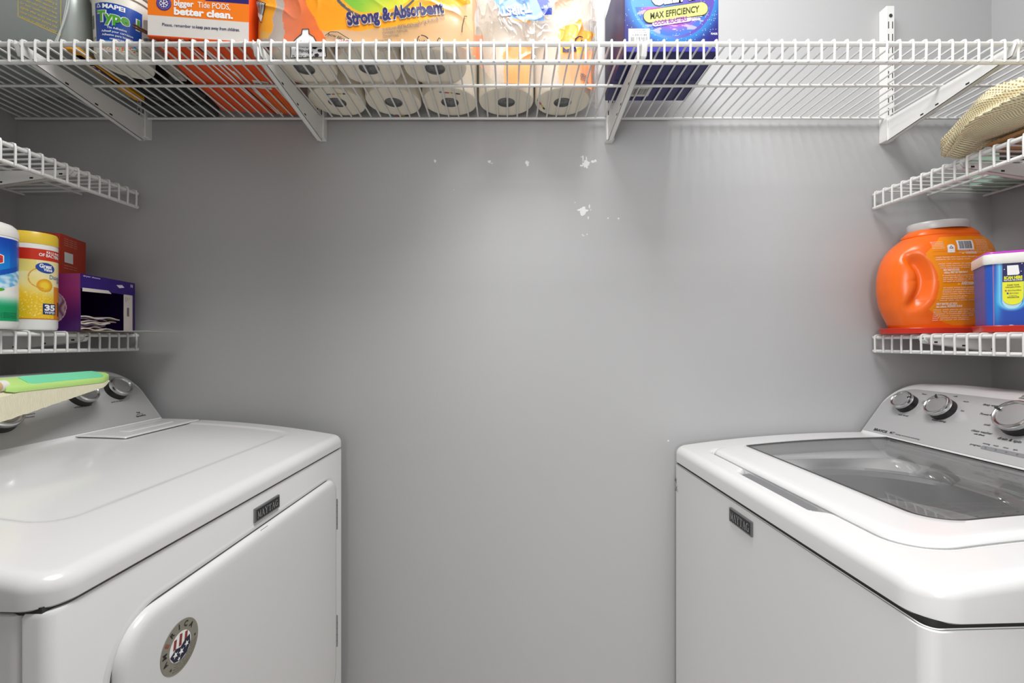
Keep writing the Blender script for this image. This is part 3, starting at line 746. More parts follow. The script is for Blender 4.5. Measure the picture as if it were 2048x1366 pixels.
# round black container and grey printed sleeve
bc = thing('round_container', 'squat round black container lying against the wall behind the pail', 'container', (-.803, 1.078, TOP))
bm = bmesh.new(); lathe(bm, [(.0001, .003), (.05, .003), (.052, 0), (.056, 0), (.058, .004), (.058, .07), (.055, .074), (.0001, .076)], 64, fn=lambda r, a, z: Vector((r*1.33*math.cos(a), r*.9*math.sin(a), z)))
done('container_body', bm, mat('black_glossy_plastic', '0c0c0e', .2), bc)
gs = thing('printed_sleeve', 'slim pale grey sleeve with black print, squeezed beside the orange carton', 'sleeve', (-.7345, .975, TOP), (0, 0, R(7)))
carton(gs, -.012, .012, -.055, .055, 0, .062, mat('grey_card', 'b9b6ae', .5), .002)
I = Ink(lambda u, v, l: Vector((u, -.055-l, v)))
I.bars(-.010, .010, .006, .024, seed=3); I.end('lettering', INK, gs)
I = Ink(lambda u, v, l: Vector((u, v, -l+.0001)))
for k_ in range(9): I.text('caution read the label', .010-.0025*k_, -.045, .0013, .08, .01, 90)
I.end('lettering', INK, gs)
st = thing('wooden_stick', 'short dark brown stirring stick leaning against the orange carton', 'stick', (-.7, .888, TOP))
bm = bmesh.new()
for o in (-.003, .003): tube(bm, [(.012, .003+o*.2, .0024+o*.3+.003), (-.032, -.002+o*.2, .027+o)], .0019, 8)
done('stick_wood', bm, mat('dark_brown_wood', '5b3018', .5, bump=.3, bscale=300, stretch=(1, 1, 8)), st)

# big orange carton
oc = thing('detergent_carton', 'large orange and white carton with bold white lettering', 'carton', (-.698, .878, TOP), (0, 0, R(6.5)))
OW, OD, OH = .186, .285, .15
carton(oc, 0, OW, 0, OD, 0, OH, mat('orange_card', 'e8500f', .45, bump=.1), .0012)
def occ(a, b, p):
    v = b*OH
    if v < .0025: return (226, 82, 20)
    if v < .041: return (226, 221, 214)
    if v > .077 and a > .55-.0*v: return (42, 30, 110)
    return (250, 128, 20)
sheet('front_print', WPRINT, 40, 150, lambda a, b: Vector((.0008+(OW-.0016)*a, -.0003, .0008+(OH-.0016)*b)), occ, oc)
OF = lambda u, v, l: Vector((u, -.0004-l, v))
I = Ink(OF); I.text('bigger', .048, .0635, .0112, .036, .035); I.text('Tide PODS,', .091, .0635, .0112, .060, .005)
I.text('better clean.', .048, .0465, .0135, .108, .045); I.end('lettering', WHITEINK, oc)
I = Ink(OF); I.text('Please, remember to', .027, .0225, .0058, .0600, .008); I.text('keep pacs away from children.', .0885, .0225, .0058, .0800, .02); I.end('lettering', mat('navy_ink', '1d1a5c'), oc)
I = Ink(OF); I.ell(.030, .066, .0135, .0135, .0004); I.end('emblem', mat('emblem_violet', '43318f', .4), oc)
I = Ink(OF)
for k_ in range(6):
    a = R(60*k_+30); I.line((.030, .066), (.030+.0085*math.cos(a), .066+.0085*math.sin(a)), .0012, .0008)
    for s_ in (-.5, .5): I.line((.030+.0055*math.cos(a), .066+.0055*math.sin(a)), (.030+.0082*math.cos(a+s_), .066+.0082*math.sin(a+s_)), .0009, .0008)
for k_ in range(28):
    a = R(k_*360/28); I.text('o', .030+.0112*math.cos(a), .066+.0112*math.sin(a), .0014, lift=.0008)
I.end('emblem_print', WHITEINK, oc)
OB = lambda u, v, l: Vector((u, v, -.0002-l))
I = Ink(OB)
for a, b, w_ in (((.062, .0), (.118, .285), .0035), ((.085, .0), (.145, .285), .005), ((.11, .1), (.135, .285), .0025)): I.line(a, b, w_)
I.end('underside_stripe', mat('white_ink', 'fff'), oc)
I = Ink(OB); I.line((.075, 0), (.128, .285), .003, .0004); I.end('seam', mat('seam_dark', '2a1712', .6), oc)
I = Ink(OB); I.poly([(.135, .13), (.168, .135), (.165, .168), (.132, .163)]); I.end('barcode_label', mat('pale_label', 'dcdcd6', .5), oc)
I = Ink(OB); I.bars(.137, .163, .142, .160, .0005, 2); I.end('barcode', INK, oc)
I = Ink(OB)
for k_ in range(9): I.line((.115+k_*.0075, .19), (.125+k_*.0066, .275), .0012)
I.end('underside_print', mat('amber_ink', 'f2a53a', .5), oc)

# paper towel rolls in two rows
PT = []
rolls = [(-.443, .985), (-.3025, .984), (-.160, .985), (-.424, 1.124), (-.285, 1.124), (-.146, 1.124), (-.007, 1.124), (.132, 1.124)]
rl = ['first roll of the front row, beside the orange carton', 'middle roll of the front row of three', 'third roll of the front row, under the bold lettering',
      'first roll of the rear row, beside the orange carton', 'second roll of the rear row', 'third roll of the rear row, mid pack', 'fourth roll of the rear row, fully seen from the aisle', 'end roll of the rear row, towards the navy carton']
RR = .0675; RH = .262
def make_roll():
    t = thing('paper_towel_roll', '', 'paper towel roll')
    bm = bmesh.new()
    pf = [(.0215, RH-.03), (.0215, .001), (.024, 0)]+[(.024+(RR-.030)*k_/8, .0006*math.sin(k_*1.7)**2) for k_ in range(1, 9)]+[(RR-.002, .001), (RR, .005), (RR, RH-.005), (RR-.003, RH), (.0215, RH), (.0215, RH-.03)]
    lathe(bm, pf, 72, fn=lambda r, a, z: Vector((r*math.cos(a)*(1+.004*math.sin(3*a)), r*math.sin(a), z)))
    done('paper', bm, CREAM, t)
    bm = bmesh.new(); lathe(bm, [(.0216, 0.0003), (.0216, RH), (.0200, RH), (.0200, .0003), (.0216, .0003)], 40)
    done('core', bm, mat('grey_core_board', '7f7f7c', .8), t)
    bm = bmesh.new(); rg = lathe(bm, [(.0205, .004), (.015, .005), (.009, .0035), (.0001, .006)], 30, fn=lambda r, a, z: Vector((r*math.cos(a), r*math.sin(a), z+.0025*noise.noise(Vector((r*300, a*2, 1))))))
    done('core_film', bm, mat('grey_crumpled_film', '8b8c8c', .3, .3, bump=1., bscale=500), t)
    return t
def dup(root, loc, rz):
    r = root.copy(); COL.objects.link(r); r.location = loc; r.rotation_euler = (0, 0, rz)
    for ch in list(root.children):
        c = ch.copy(); COL.objects.link(c); c.parent = r
        for g in ch.children: d = g.copy(); COL.objects.link(d); d.parent = c
    return r
proto = make_roll()
def swatch(x, y, ang, seed):
    """colour control marks printed on the wrap under a roll"""
    return
for i, ((x, y), lb_) in enumerate(zip(rolls, rl)):
    o = proto if i == 0 else dup(proto, (0, 0, 0), 0)
    o.location = (x, y, TOP+.0012); o.rotation_euler = (0, 0, i*1.3)
    tag(o, 'paper towel ' + lb_, 'paper towel roll', 'paper towel rolls in the clear wrap')

# clear printed wrap around the rolls
pw = thing('plastic_wrap', 'crinkled clear wrap with orange print around the paper rolls', 'packaging', (0, 0, TOP))
PATH = [(-.502, 1.15), (-.510, 1.05), (-.5155, .985), (-.500, .910), (-.44, .8975), (-.30, .896), (-.17, .8975), (-.105, .905), (-.075, .935), (-.055, .985), (-.030, 1.028), (.03, 1.040), (.10, 1.043), (.165, 1.046), (.198, 1.075), (.206, 1.12), (.226, 1.165)]
seg = [0]
for a, b in zip(PATH, PATH[1:]): seg.append(seg[-1]+math.hypot(b[0]-a[0], b[1]-a[1]))
def pathat(s_):
    s_ = max(0, min(seg[-1]-1e-6, s_))
    i = next(k_ for k_ in range(len(seg)-1) if seg[k_+1] > s_)
    t = (s_-seg[i])/(seg[i+1]-seg[i]); P = [PATH[max(i-1, 0)], PATH[i], PATH[i+1], PATH[min(i+2, len(PATH)-1)]]
    out = []
    for d in (0, 1):
        p0, p1, p2, p3 = (q[d] for q in P); out.append(.5*((2*p1)+(-p0+p2)*t+(2*p0-5*p1+4*p2-p3)*t*t+(-p0+3*p1-3*p2+p3)*t**3))
    return out
def nrm(s_):
    a = pathat(s_-.006); b = pathat(s_+.006); dx, dy = b[0]-a[0], b[1]-a[1]; L = math.hypot(dx, dy) or 1
    return dy/L, -dx/L
def ridge(x): return 1-abs(noise.noise(x))*2
def WF(s_, z, l=0, sm=False):
    x, y = pathat(s_); nx, ny = nrm(s_)
    a = .0030*noise.noise(Vector((s_*9, z*14, 0)))
    crease = ridge(Vector((s_*17+z*9, z*13-s_*8, 4)))**5
    amp = .0045*sstep(.03, .09, z)*(1-.8*math.exp(-((s_-seg[5])/.16)**2))
    d = a+amp*(crease-.3)
    d += .0013*sstep(.05, .12, z)*ridge(Vector((s_*60+z*20, z*42-s_*15, 8)))**4*(1-.7*math.exp(-((s_-seg[5])/.16)**2))
    # the tail end is gathered into long folds
    tail = sstep(seg[-5], seg[-2], s_)
    d += tail*.004*math.sin(s_*200+z*9)
    if z > .20: d -= (z-.20)*.3
    d = max(d, -.0008)
    return Vector((x+nx*(d+l), y+ny*(d+l), z))
def px(p):     # flat art coordinates of the printed design
    return p.x*1011+1018, 683-(p.z+TOP-CZ)*1011
WH = .275
def wrapcol(a, b, p):
    s_ = a*seg[-1]; z = b*WH; Y = pathat(s_)[1]
    u = 1018+p.x*910/Y; v = 683-(z+TOP-CZ)*910/Y
    wob = 5*noise.noise(Vector((u*.03, v*.04, 1))); u += wob; v += wob
    C0 = (235, 228, 220, .03)
    front = Y < .93 or (s_ < seg[7] and s_ > seg[2])
    if s_ < seg[3]: return (250, 170, 60, .55) if v < 90 else C0
    if s_ < seg[8]:
        if v < 78 and u < 553-(max(0, v-10)*.25): 
            return (252, 168, 40, .95) if v < 62 or u < 520 else (250, 190, 90, .8)
        if u < 566 and v < 120: return (244, 236, 228, .35)
        lowb = 62 if u < 720 else 62-(u-720)*.12 if u < 830 else 49-(u-830)*.42
        leftb = 640-(60-v)*.5
        if ((u-752)/70)**2+((v+16)/42)**2 < 1: return lerp((120, 185, 60), (205, 205, 60), sstep(690, 810, u+v)) + (1.,)
        if ((u-752)/82)**2+((v+16)/53)**2 < 1 and v < 36: return (90, 92, 96, .97) if ((u-752)/76)**2+((v+16)/47)**2 > 1 else (250, 176, 46, .97)
        if u > leftb and v < lowb and u < 938: return lerp((255, 160, 30), (255, 180, 40), sstep(640, 900, u)) + (.97,)
        if u < leftb+2 and v < 108-max(0, u-600)*.5:
            k_ = sstep(560, 640, u); t = noise.noise(Vector((u*.02, v*.05, 7)))
            return lerp((255, 130, 84), (252, 120, 48), k_) + (min(.95, .75+.3*t),)
        if v < 108 and u < 955:
            t = noise.noise(Vector((u*.012, v*.02, 3)))
            return lerp((250, 205, 160), (248, 190, 120), t+.5) + (.62 if v < 96 else .3,)
        if u > 905 and v < 118: return (250, 160, 90, .6)
        if 660 < u < 690 and 118 < v < 150 and (v-118) < (690-u)*1.4: return (250, 150, 60, .8)
        return C0
    if inpoly(u, v, [(955, -80), (1040, -80), (1090, 40), (1055, 44), (1000, 28)]): return (128, 170, 232, .95)
    if inpoly(u, v, [(1035, -80), (1080, -80), (1105, 30), (1075, 32), (1040, 5)]): return (40, 66, 170, .97)
    if inpoly(u, v, [(1010, 28), (1060, 44), (1062, 50), (1015, 36)]): return (250, 160, 70, .8)
    if inpoly(u, v, [(1100, -60), (1180, -60), (1140, 15), (1110, 20)]): return (238, 160, 110, .5)
    if inpoly(u, v, [(1115, 62), (1160, 36), (1168, 60), (1192, 70), (1180, 96), (1172, 108), (1118, 106)]): return (252, 176, 66, .93)
    if 1008 < u < 1062 and 88 < v < 182: return (252, 150, 76, .85)
    if 1118 < u < 1188 and 104 < v < 188: return (252, 160, 110, .8)
    if 950 < u < 966 and 70 < v < 225: return (248, 140, 90, .75)
    if 925 < u < 950 and v < 110: return (250, 150, 80, .7)
    if v < 45: return (248, 226, 210, .25)
    t = noise.noise(Vector((u*.03, v*.02, 9)))
    return (250, 225, 205, .15+.15*t)
sheet('film', printed('printed_film', .3, film=True), 760, 220, lambda a, b: WF(a*seg[-1], b*WH), wrapcol, pw)
def sx(x):     # arc position of a point on the long front face
    return seg[4]+(x+.44)
WI = lambda u, v, l: WF(sx(u), v, l+.0016)
def zz_(v): return (683-v)*.8965/910-.5885
def xx_(u): return (u-1018)*.8965/910
I = Ink(WI, .003); I.text('Strong & Absorbent', xx_(695), zz_(52), .0235, xx_(885)-xx_(695), .075, 8.2, lift=.0); I.end('lettering', WHITEINK, pw)
I = Ink(WI, .003); I.text('Strong & Absorbent', xx_(696), zz_(51.4), .0235, xx_(884)-xx_(696), .04, 8.2, lift=.0012); I.end('lettering', mat('indigo_ink', '2a2560', .45), pw)
I = Ink(WI, .003)
for k_, (s_, u, v, wd) in enumerate((('IS CAN BURN IF', 835, 47, 36), ('WIPES IMPROPERLY A', 790, 56, 62), ('GUIDELINES AND PRECAUTIONS', 762, 62, 74), ("OWNER'S MANUAL", 762, 70, 50), ('CONVENTIONAL', 763, 77, 30),
                                ('DISTRIBUTED BY', 750, 87, 30), ('SAM & WEST, INC.', 751, 94, 34), ('BENTONVILLE, AR 72716', 752, 100, 48), ('ROLL PAPER TOWELS', 757, 104, 40), ('A TOY', 866, 39, 18))):
    I.text(s_, xx_(u), zz_(v), .0052, wd*.8965/910, .0, 6)
I.end('lettering', GREYINK, pw)
# drop-off mark: bottle shaped outline with words
I = Ink(WI, .003); bot = [(586, 118), (586, 96), (594, 82), (604, 74), (610, 70), (611, 60), (624, 60), (625, 70), (634, 76), (640, 88), (656, 92), (658, 117)]
bp = [(xx_(u), zz_(v)) for u, v in bot]; I.poly(bp[:], 0); I.end('drop_off_mark', WHITEINK, pw)
I = Ink(lambda u, v, l: WI(u, v, l+.0006), .003); I.path(bp+bp[:1], .0016)
for s_, u, v, h_ in (('if clean & dry', 606, 88, .0052), ('store', 604, 96, .0064), ('drop-off', 597, 104, .0064), ('PLASTIC WRAP', 590, 117, .0052), ('park', 640, 90, .0052)): I.text(s_, xx_(u), zz_(v), h_, None, .01, -8 if v < 110 else -3)
for c_ in ((628, 108), (636, 98), (646, 104), (640, 113)): I.ell(xx_(c_[0]), zz_(c_[1]), .005, .0035, .0003, 5)
I.path([(xx_(u), zz_(v)) for u, v in ((655, 74), (664, 66), (678, 66), (690, 74), (706, 84))], .0012)
I.text('how to', xx_(660), zz_(74), .006, None, .01, -14); I.text('more recycle', xx_(676), zz_(80), .005, None, .01, -14)
for t in range(18):
    a = t*20
    if a % 120 < 90: I.line((xx_(843+11*math.cos(R(a))), zz_(83-11*math.sin(R(a)))), (xx_(843+11*math.cos(R(a+20))), zz_(83-11*math.sin(R(a+20)))), .0018)
I.text('3 H', xx_(836), zz_(87), .006); I.text('DO NOT FLUSH', xx_(834), zz_(96), .0038, .028)
I.path([(xx_(u), zz_(v)) for u, v in ((872, 76), (885, 92), (876, 90), (868, 82), (872, 76))], .0013)
bl = [(935, 18), (927, 22), (922, 45), (921, 58), (928, 63), (940, 60), (950, 52), (962, 50), (958, 40), (946, 30), (935, 18)]
I.path([(xx_(u), zz_(v)) for u, v in bl[:4]], .0014)
I.text('PACT', xx_(672), zz_(101), .0046); I.end('lettering', INK, pw)
I = Ink(lambda u, v, l: WI(u, v, l+.0004), .003); I.ell(xx_(690), zz_(86), .015, .006, .0002, 20); I.end('drop_off_mark', WHITEINK, pw)
I = Ink(lambda u, v, l: WI(u, v, l+.0010), .003); I.text('DENTAL', xx_(679), zz_(88.5), .0048, None, .03); I.end('lettering', mat('tomato_ink', 'd4452c'), pw)
# barcode corner
I = Ink(WI, .003); bcP = [(498, -12), (540, 8), (527, 44), (516, 30), (500, 14)]; I.poly([(xx_(u), zz_(v)) for u, v in bcP], .0003); I.end('barcode_label', WHITEINK, pw)
I = Ink(lambda u, v, l: WI(u, v, l+.0006), .003)
for k_ in range(13):
    u = 503+k_*2.4; I.line((xx_(u+7), zz_(-6+k_*1.1)), (xx_(u-1), zz_(12+k_*1.5)), .0008+.0009*(k_ % 3 == 0))
I.path([(xx_(u), zz_(v)) for u, v in bcP+bcP[:1]], .0012)
I.end('barcode', INK, pw)
# rear row print: upside-down word and the edge of the pup outline left as a plain swirl
WR = lambda u, v, l: WF(seg[11]+(u-.03), v, l+.0016)
def x2(u): return (u-1018)*1.042/910
def z2(v): return (683-v)*1.042/910-.5885
I = Ink(WR, .003); I.text('THIRSTY', x2(1062), z2(8), .020, .085, .04, 192, lift=.0008); I.end('lettering', WHITEINK, pw)
I = Ink(WR, .003)
I.path([(x2(u), z2(v)) for u, v in ((1166, 72), (1156, 73), (1148, 80), (1150, 88), (1160, 86), (1164, 78))], .0022)
I.poly([(x2(u), z2(v)) for u, v in ((1124, 93), (1130, 99), (1140, 97), (1148, 90), (1152, 102), (1136, 104), (1124, 103))])
I.end('print_mark', mat('indigo_ink', '2a2560'), pw)
I = Ink(WR, .003); I.text('MIX', x2(1160), z2(150), .0065, None, .03, -6); I.text('ROLL', x2(1160), z2(158), .0065, None, .03, -6); I.end('lettering', GREYINK, pw)
# colour control marks on the wrap beneath the rolls
def under(x, y, ang, parent=pw):
    ca, sa = math.cos(R(ang)), math.sin(R(ang))
    f = lambda u, v, l: Vector((x+u*ca-v*sa, y+u*sa+v*ca, .0006-l))
    for k_, m_ in enumerate((mat('cyan_ink', '3b86b8'), mat('rose_ink', 'd8606a'), mat('lemon_ink', 'e6d048'), INK)):
        I = Ink(f); I.poly([(k_*.013, -.002), (k_*.013+.010, -.002), (k_*.013+.010, .002), (k_*.013, .002)], .0001); I.end('colour_mark', m_, parent)
under(-.435, 1.085, -3); under(-.165, 1.075, 10); under(-.16, 1.046, -3); under(-.31, 1.183, 4)
under(.07, 1.11, 66)
# film stretched over the top of the pack
def topcol(a, b, p): return (245, 225, 205, .15)
def tf(a, b):
    p = WF(a*seg[-1]*.98, WH); yb = 1.185
    return Vector((p.x*(1-.04*b), p.y+(yb-p.y)*b, WH+.0+.012*math.sin(b*3)+.006*noise.noise(Vector((a*30, b*9, 2)))))
sheet('film', printed('printed_film'), 160, 30, tf, topcol, pw)

# navy carton
nc = thing('stain_remover_carton', 'navy carton with a yellow pill banner, beside the bare shelf end', 'carton', (.2345, .9255, TOP), (0, 0, 0))
NW, ND, NH = .192, .187, .20
carton(nc, 0, NW, 0, ND, 0, NH, mat('navy_card', '1b1a5e', .4, bump=.1), .0015)
def ncc(a, b, p):
    u, v = a*NW, b*NH; u0, v0 = .098, .112
    d = math.hypot((u-u0)/1.0, (v-v0)/1.0); base = lerp((28, 25, 108), (34, 30, 118), b)
    c = base; g = math.exp(-((d-.086)/.016)**2); c = lerp(c, (50, 140, 205), min(1, g*.85))
    if d < .086: c = lerp((84, 150, 200), (92, 74, 168), sstep(-.05, .05, u-u0))
    if d < .080 and v < v0-.02:
        t = sstep(.080, .050, d); c = lerp((56, 110, 195), (188, 84, 190), t)
        if noise.noise(Vector((u*40, v*160, 2))) > .2: c = lerp(c, (235, 200, 235), .6)
    n_ = noise.noise(Vector((u*900, v*900, 0)))
    if n_ > .60 and .055 < d < .115: c = (220, 236, 252)
    if v < .012: c = (50, 46, 150)
    return c
sheet('front_print', WPRINT, 192, 200, lambda a, b: Vector((.001+(NW-.002)*a, -.0004, .001+(NH-.002)*b)), ncc, nc)
NF = lambda u, v, l: Vector((u, -.0005-l, v))
def stad(I, u0, v0, u1, v1, r, lift):
    a = math.atan2(v1-v0, u1-u0); P = [(u0+r*math.cos(a+R(90+t*15)), v0+r*math.sin(a+R(90+t*15))) for t in range(13)]+[(u1+r*math.cos(a+R(-90+t*15)), v1+r*math.sin(a+R(-90+t*15))) for t in range(13)]
    I.poly(P, lift); return I
NFD = lambda u, v, l: NF(u, v-.0115, l)
I = Ink(NFD); I.text('CLEAN', .055, .1065, .034, .108, .075, 9, lift=.0004); I.end('lettering_outline', mat('olive_black_ink', '34361a', .5), nc)
I = Ink(NFD); I.text('CLEAN', .056, .1068, .034, .106, .06, 9, lift=.0008); I.end('lettering', WHITEINK, nc)
I = Ink(NFD); stad(I, .052, .0835, .156, .099, .0140, .0010); I.end('banner', mat('olive_black_ink', '34361a'), nc)
I = Ink(NFD); stad(I, .052, .0835, .156, .099, .0128, .0013); I.end('banner', mat('lemon_yellow_ink', 'eef07c', .4), nc)
I = Ink(NFD); I.text('MAX EFFICIENCY', .0520, .0775, .0125, .103, .03, 8.5, shear=.2, lift=.0017); I.end('lettering', mat('olive_black_ink', '34361a'), nc)
I = Ink(NFD); stad(I, .062, .0685, .130, .0785, .0055, .0010); I.end('banner', mat('pale_pink_ink', 'f3e6f5', .4), nc)
I = Ink(NFD); I.text('ODOR BLASTERS', .0605, .0655, .0085, .068, .03, 8.3, shear=.2, lift=.0014); I.end('lettering', mat('violet_ink', '8c3f9e', .4), nc)
I = Ink(NFD); I.text('ODOR & STAIN', .1345, .0800, .0042, .024, .04, 8); I.text('REMOVER', .138, .0745, .0042, .017, .04, 8)
I.end('lettering', WHITEINK, nc)
I = Ink(NF); I.text('NET WT. 11 lb (4.98 kg)', .138, .010, .0088, .050, .01); I.text('POWDER', .176, .0350, .004, .013, .01); I.end('lettering', WHITEINK, nc)
I = Ink(NF); I.poly([(.008, .014), (.051, .014), (.051, .047), (.008, .047)], .0010); I.end('price_label', mat('white_ink', 'fff'), nc)
I = Ink(NF); I.text('LAUNDRY CARE', .018, .0425, .0025, .024, lift=.0014); I.text('stain booster 4.98', .016, .0385, .002, .028, lift=.0014); I.bars(.013, .046, .032, .036, .0014, 4); I.bars(.013, .046, .016, .030, .0014, 5); I.end('barcode', INK, nc)
NB = lambda u, v, l: Vector((u, v, -.0003-l))
I = Ink(NB); I.poly([(.052, .128), (.098, .128), (.098, .166), (.052, .166)]); I.end('barcode_label', mat('pale_label', 'dcdcd6'), nc)
I = Ink(NB); I.bars(.055, .095, .132, .158, .0004, 8); I.end('barcode', INK, nc)
I = Ink(NB); I.line((.0, .105), (.192, .105), .0008); I.end('seam', mat('lavender_ink', '8a88b8'), nc)

# ------------------------------------------------------------------ goods on the side shelves, darker side
LSH = CZ+.021+.0024
def canister(name, label, loc, r, H, zl0, zl1, colfn, arc, lidprof, lidm, body='f4f3f0', rz=0.):
    t = thing(name, label, 'canister', loc, (0, 0, rz))
    bm = bmesh.new(); lathe(bm, [(.0001, .002), (r*.8, .002), (r*.84, 0), (r*.95, .001), (r, .006), (r, zl1+.004), (r*.985, H*.93), (r*.93, H*.935), (.0001, H*.94)], 80); done('canister_body', bm, mat('white_canister_'+body, body, .28), t)
    bm = bmesh.new(); lathe(bm, lidprof, 80); done('lid', bm, lidm, t)
    def F(u, v, l=0): a = -math.pi/2+u/r; return Vector(((r+.0004+l)*math.cos(a), (r+.0004+l)*math.sin(a), v))
    sheet('label', WGLOSS, 160, 180, lambda a, b: F(-arc/2+arc*a, zl0+(zl1-zl0)*b), lambda a, b, p: colfn(-arc/2+arc*a, zl0+(zl1-zl0)*b), t)
    return t, lambda u, v, l: F(u, v, l)
def gvc(u, v):
    u -= .006
    if v > .168: return (244, 241, 236)
    if v > .1445-.0*u: return (206, 48, 24)
    if v < .0245: return (214, 128, 30)
    n_ = noise.noise(Vector((u*25, v*25, 1)))
    k_ = sstep(.10, .055, v+.25*u); c = lerp((246, 238, 200), (240, 196, 34), min(1, k_+.15+.5*max(n_, 0)))
    if v > .120 and u < .0: c = lerp(c, (240, 214, 90), .6)
    d = math.hypot(u-.014, (v-.093))
    if d < .0135: c = lerp((250, 210, 60), (226, 160, 20), sstep(.004, .0135, d))
    rr_ = math.hypot(u-.010, v-.108)
    if abs(rr_-.021) < .0009 and u < .012: c = (222, 150, 60)
    if v < .078 and noise.noise(Vector((u*420, v*420, 5))) > .38: c = lerp(c, (255, 246, 190), .8)
    if u > .030 and v < .092: c = (224, 140, 40)
    return c
gv, GVF_ = canister('wipes_canister', 'yellow canister of 35 wipes with a red band', (-1.0045, .958, LSH), .0395, .203, .0225, .176, gvc, .16,
                   [(.0399, .178), (.0402, .180), (.0400, .198), (.038, .2025), (.03, .204), (.0001, .2045)], mat('yellow_lid_plastic', 'ecc93e', .35), rz=R(46))
GVF = lambda u, v, l: GVF_(u+.006, v, l)
I = Ink(GVF, .003); I.ell(.0155, .1295, .0165, .0108, .0003, 30, -6); I.end('logo_oval', mat('royal_blue_ink', '1f47a0', .4), gv)
I = Ink(GVF, .003); I.text('Great', .0045, .1300, .0078, .021, .035, -3, lift=.0007); I.text('Value', .0105, .1235, .0062, .016, .035, -3, lift=.0007)
I.text('KILLS 99.9%', .016, .1605, .0048, .031, .02, -3); I.text('OF BACTERIA', .004, .1535, .0062, .043, .02, -3)
I.text('35', .0125, .0415, .0112, .0195, .05, lift=.0008); I.text('WIPES', .0123, .0345, .0048, .0195, .02, lift=.0008); I.end('lettering', WHITEINK, gv)
I = Ink(GVF, .003); I.poly([(.010, .033), (.0345, .033), (.0345, .0555), (.010, .0555)], .0004); I.end('count_square', mat('deep_navy_ink', '1b2b6c', .4), gv)
I = Ink(GVF, .003); I.text('Disinfecting', .0215, .1075, .0088, .048, .005, -2); I.text('Wipes', .038, .099, .0070, None, .005); I.end('lettering', mat('mid_blue_ink', '2b6cab', .4), gv)
I = Ink(GVF, .003); I.bars(.040, .050, .03, .06, .0004, 9); I.end('barcode', INK, gv)
def cxc(u, v):
    sw = .1105+.35*(u-.03)
    if v > .172: return (242, 242, 242)
    if v > sw: return lerp((14, 70, 176), (20, 130, 214), sstep(.17, .12, v)*(1 if u < .045 else .6))
    if v > sw-.010: return (16, 84, 184)
    if v > sw-.036:
        n_ = noise.noise(Vector((u*90, v*140, 2))); return lerp((110, 186, 232), (214, 236, 248), sstep(-.3, .4, n_))
    if v > .066: return (240, 240, 234)
    g = sstep(.066, .040, v); return lerp((236, 240, 232), (14, 158, 98), g)
cx_, CXF = canister('wipes_canister', 'white capped canister with a blue and green label, beside the yellow canister', (-1.003, .858, LSH), .0535, .203, .0155, .1725, cxc, .24,
                    [(.054, .176), (.0545, .178), (.0540, .189), (.051, .196), (.046, .201), (.036, .2045), (.0001, .205)], mat('white_lid_plastic', 'eeece6', .35), rz=R(49.5))
ec = .018, .131
I = Ink(CXF, .003); I.poly([(ec[0]+.0195*math.cos(R(a)), ec[1]+.0135*math.sin(R(a))) for a in (30, 90, 150, 210, 270, 330)], .0003); I.end('emblem', WHITEINK, cx_)
I = Ink(CXF, .003); I.poly([(ec[0]+.0175*math.cos(R(a)), ec[1]+.0118*math.sin(R(a))) for a in (30, 90, 150, 210, 270, 330)], .0006); I.end('emblem', mat('scarlet_ink', 'd8321e', .4), cx_)
I = Ink(CXF, .003); I.poly([(ec[0]+a, ec[1]+b) for a, b in ((-.012, -.0045), (0, -.0035), (.0150, 0), (0, .0035), (-.012, .0045))], .0009); I.end('emblem', mat('royal_blue_ink', '1f47a0'), cx_)
I = Ink(CXF, .003)
for k_ in range(4): I.text('desinfecta y elimina bacterias', .012, .030-.003*k_, .0017, .050)
I.end('lettering', mat('dark_green_ink', '0b5a3c', .5), cx_)
I = Ink(CXF, .003); I.ell(.026, .0735, .010, .0030, .0004, 20, 8); I.end('leaf_mark', mat('leaf_green_ink', '4fae2a'), cx_)

# purple carton lying open towards the aisle
pc = thing('open_carton', 'purple carton with its side open, dryer sheets inside', 'carton', (-.945, 1.003, LSH), (0, 0, 0))
PW_, PD_, PH_ = .185, .175, .127
# shell walls: front (towards the camera), back, far end, floor, roof; the aisle side is open. Local: x 0 is the opening
E_ = Vector((.0, 0, 0)); sk = -.14     # opening plane runs back a little towards the wall
def PX(x, y, z): return Vector((x+sk*y, y, z-.028*(y/PD_)*(z/PH_)*0))
CARDW = mat('white_card_flap', 'e6ddd6', .6); CARDB = mat('brown_card_inside', '80604a', .8)
def pcol(a, b, p):
    u = -PW_+PW_*a; v = PH_*b
    c = lerp((72, 22, 100), (150, 48, 116), sstep(.02, .10, v))
    d = math.hypot(u+.068, v-.052)
    if d < .036:
        n_ = math.sin(u*420+2*math.sin(v*160))*.5+.5; c = lerp((196, 166, 180), (108, 80, 112), n_)
    elif d < .0375: c = (226, 200, 210)
    return c
def thinbox(name, x0, x1, y0, y1, z0, z1, m, par=pc):
    bm = bmesh.new(); box(bm, x0, x1, y0, y1, z0, z1, PX); return done(name, bm, m, par, smooth=False)
PUR = mat('deep_purple_card', '3a1568', .45, bump=.05)
sheet('front_print', WPRINT, 120, 90, lambda a, b: PX(-PW_+PW_*a, -.0003, PH_*b), pcol, pc)
thinbox('side_wall', -PW_, 0, 0, .0012, 0, PH_, PUR); thinbox('side_wall', -PW_, 0, PD_-.0012, PD_, 0, PH_, PUR)
thinbox('end_wall', -PW_, -PW_+.0012, .0012, PD_-.0012, 0, PH_, CARDB)
thinbox('carton_floor', -PW_, 0, .0012, PD_-.0012, 0, .0012, CARDB)
thinbox('carton_roof', -PW_, 0, .0012, PD_-.0012, PH_-.0012, PH_, PUR)
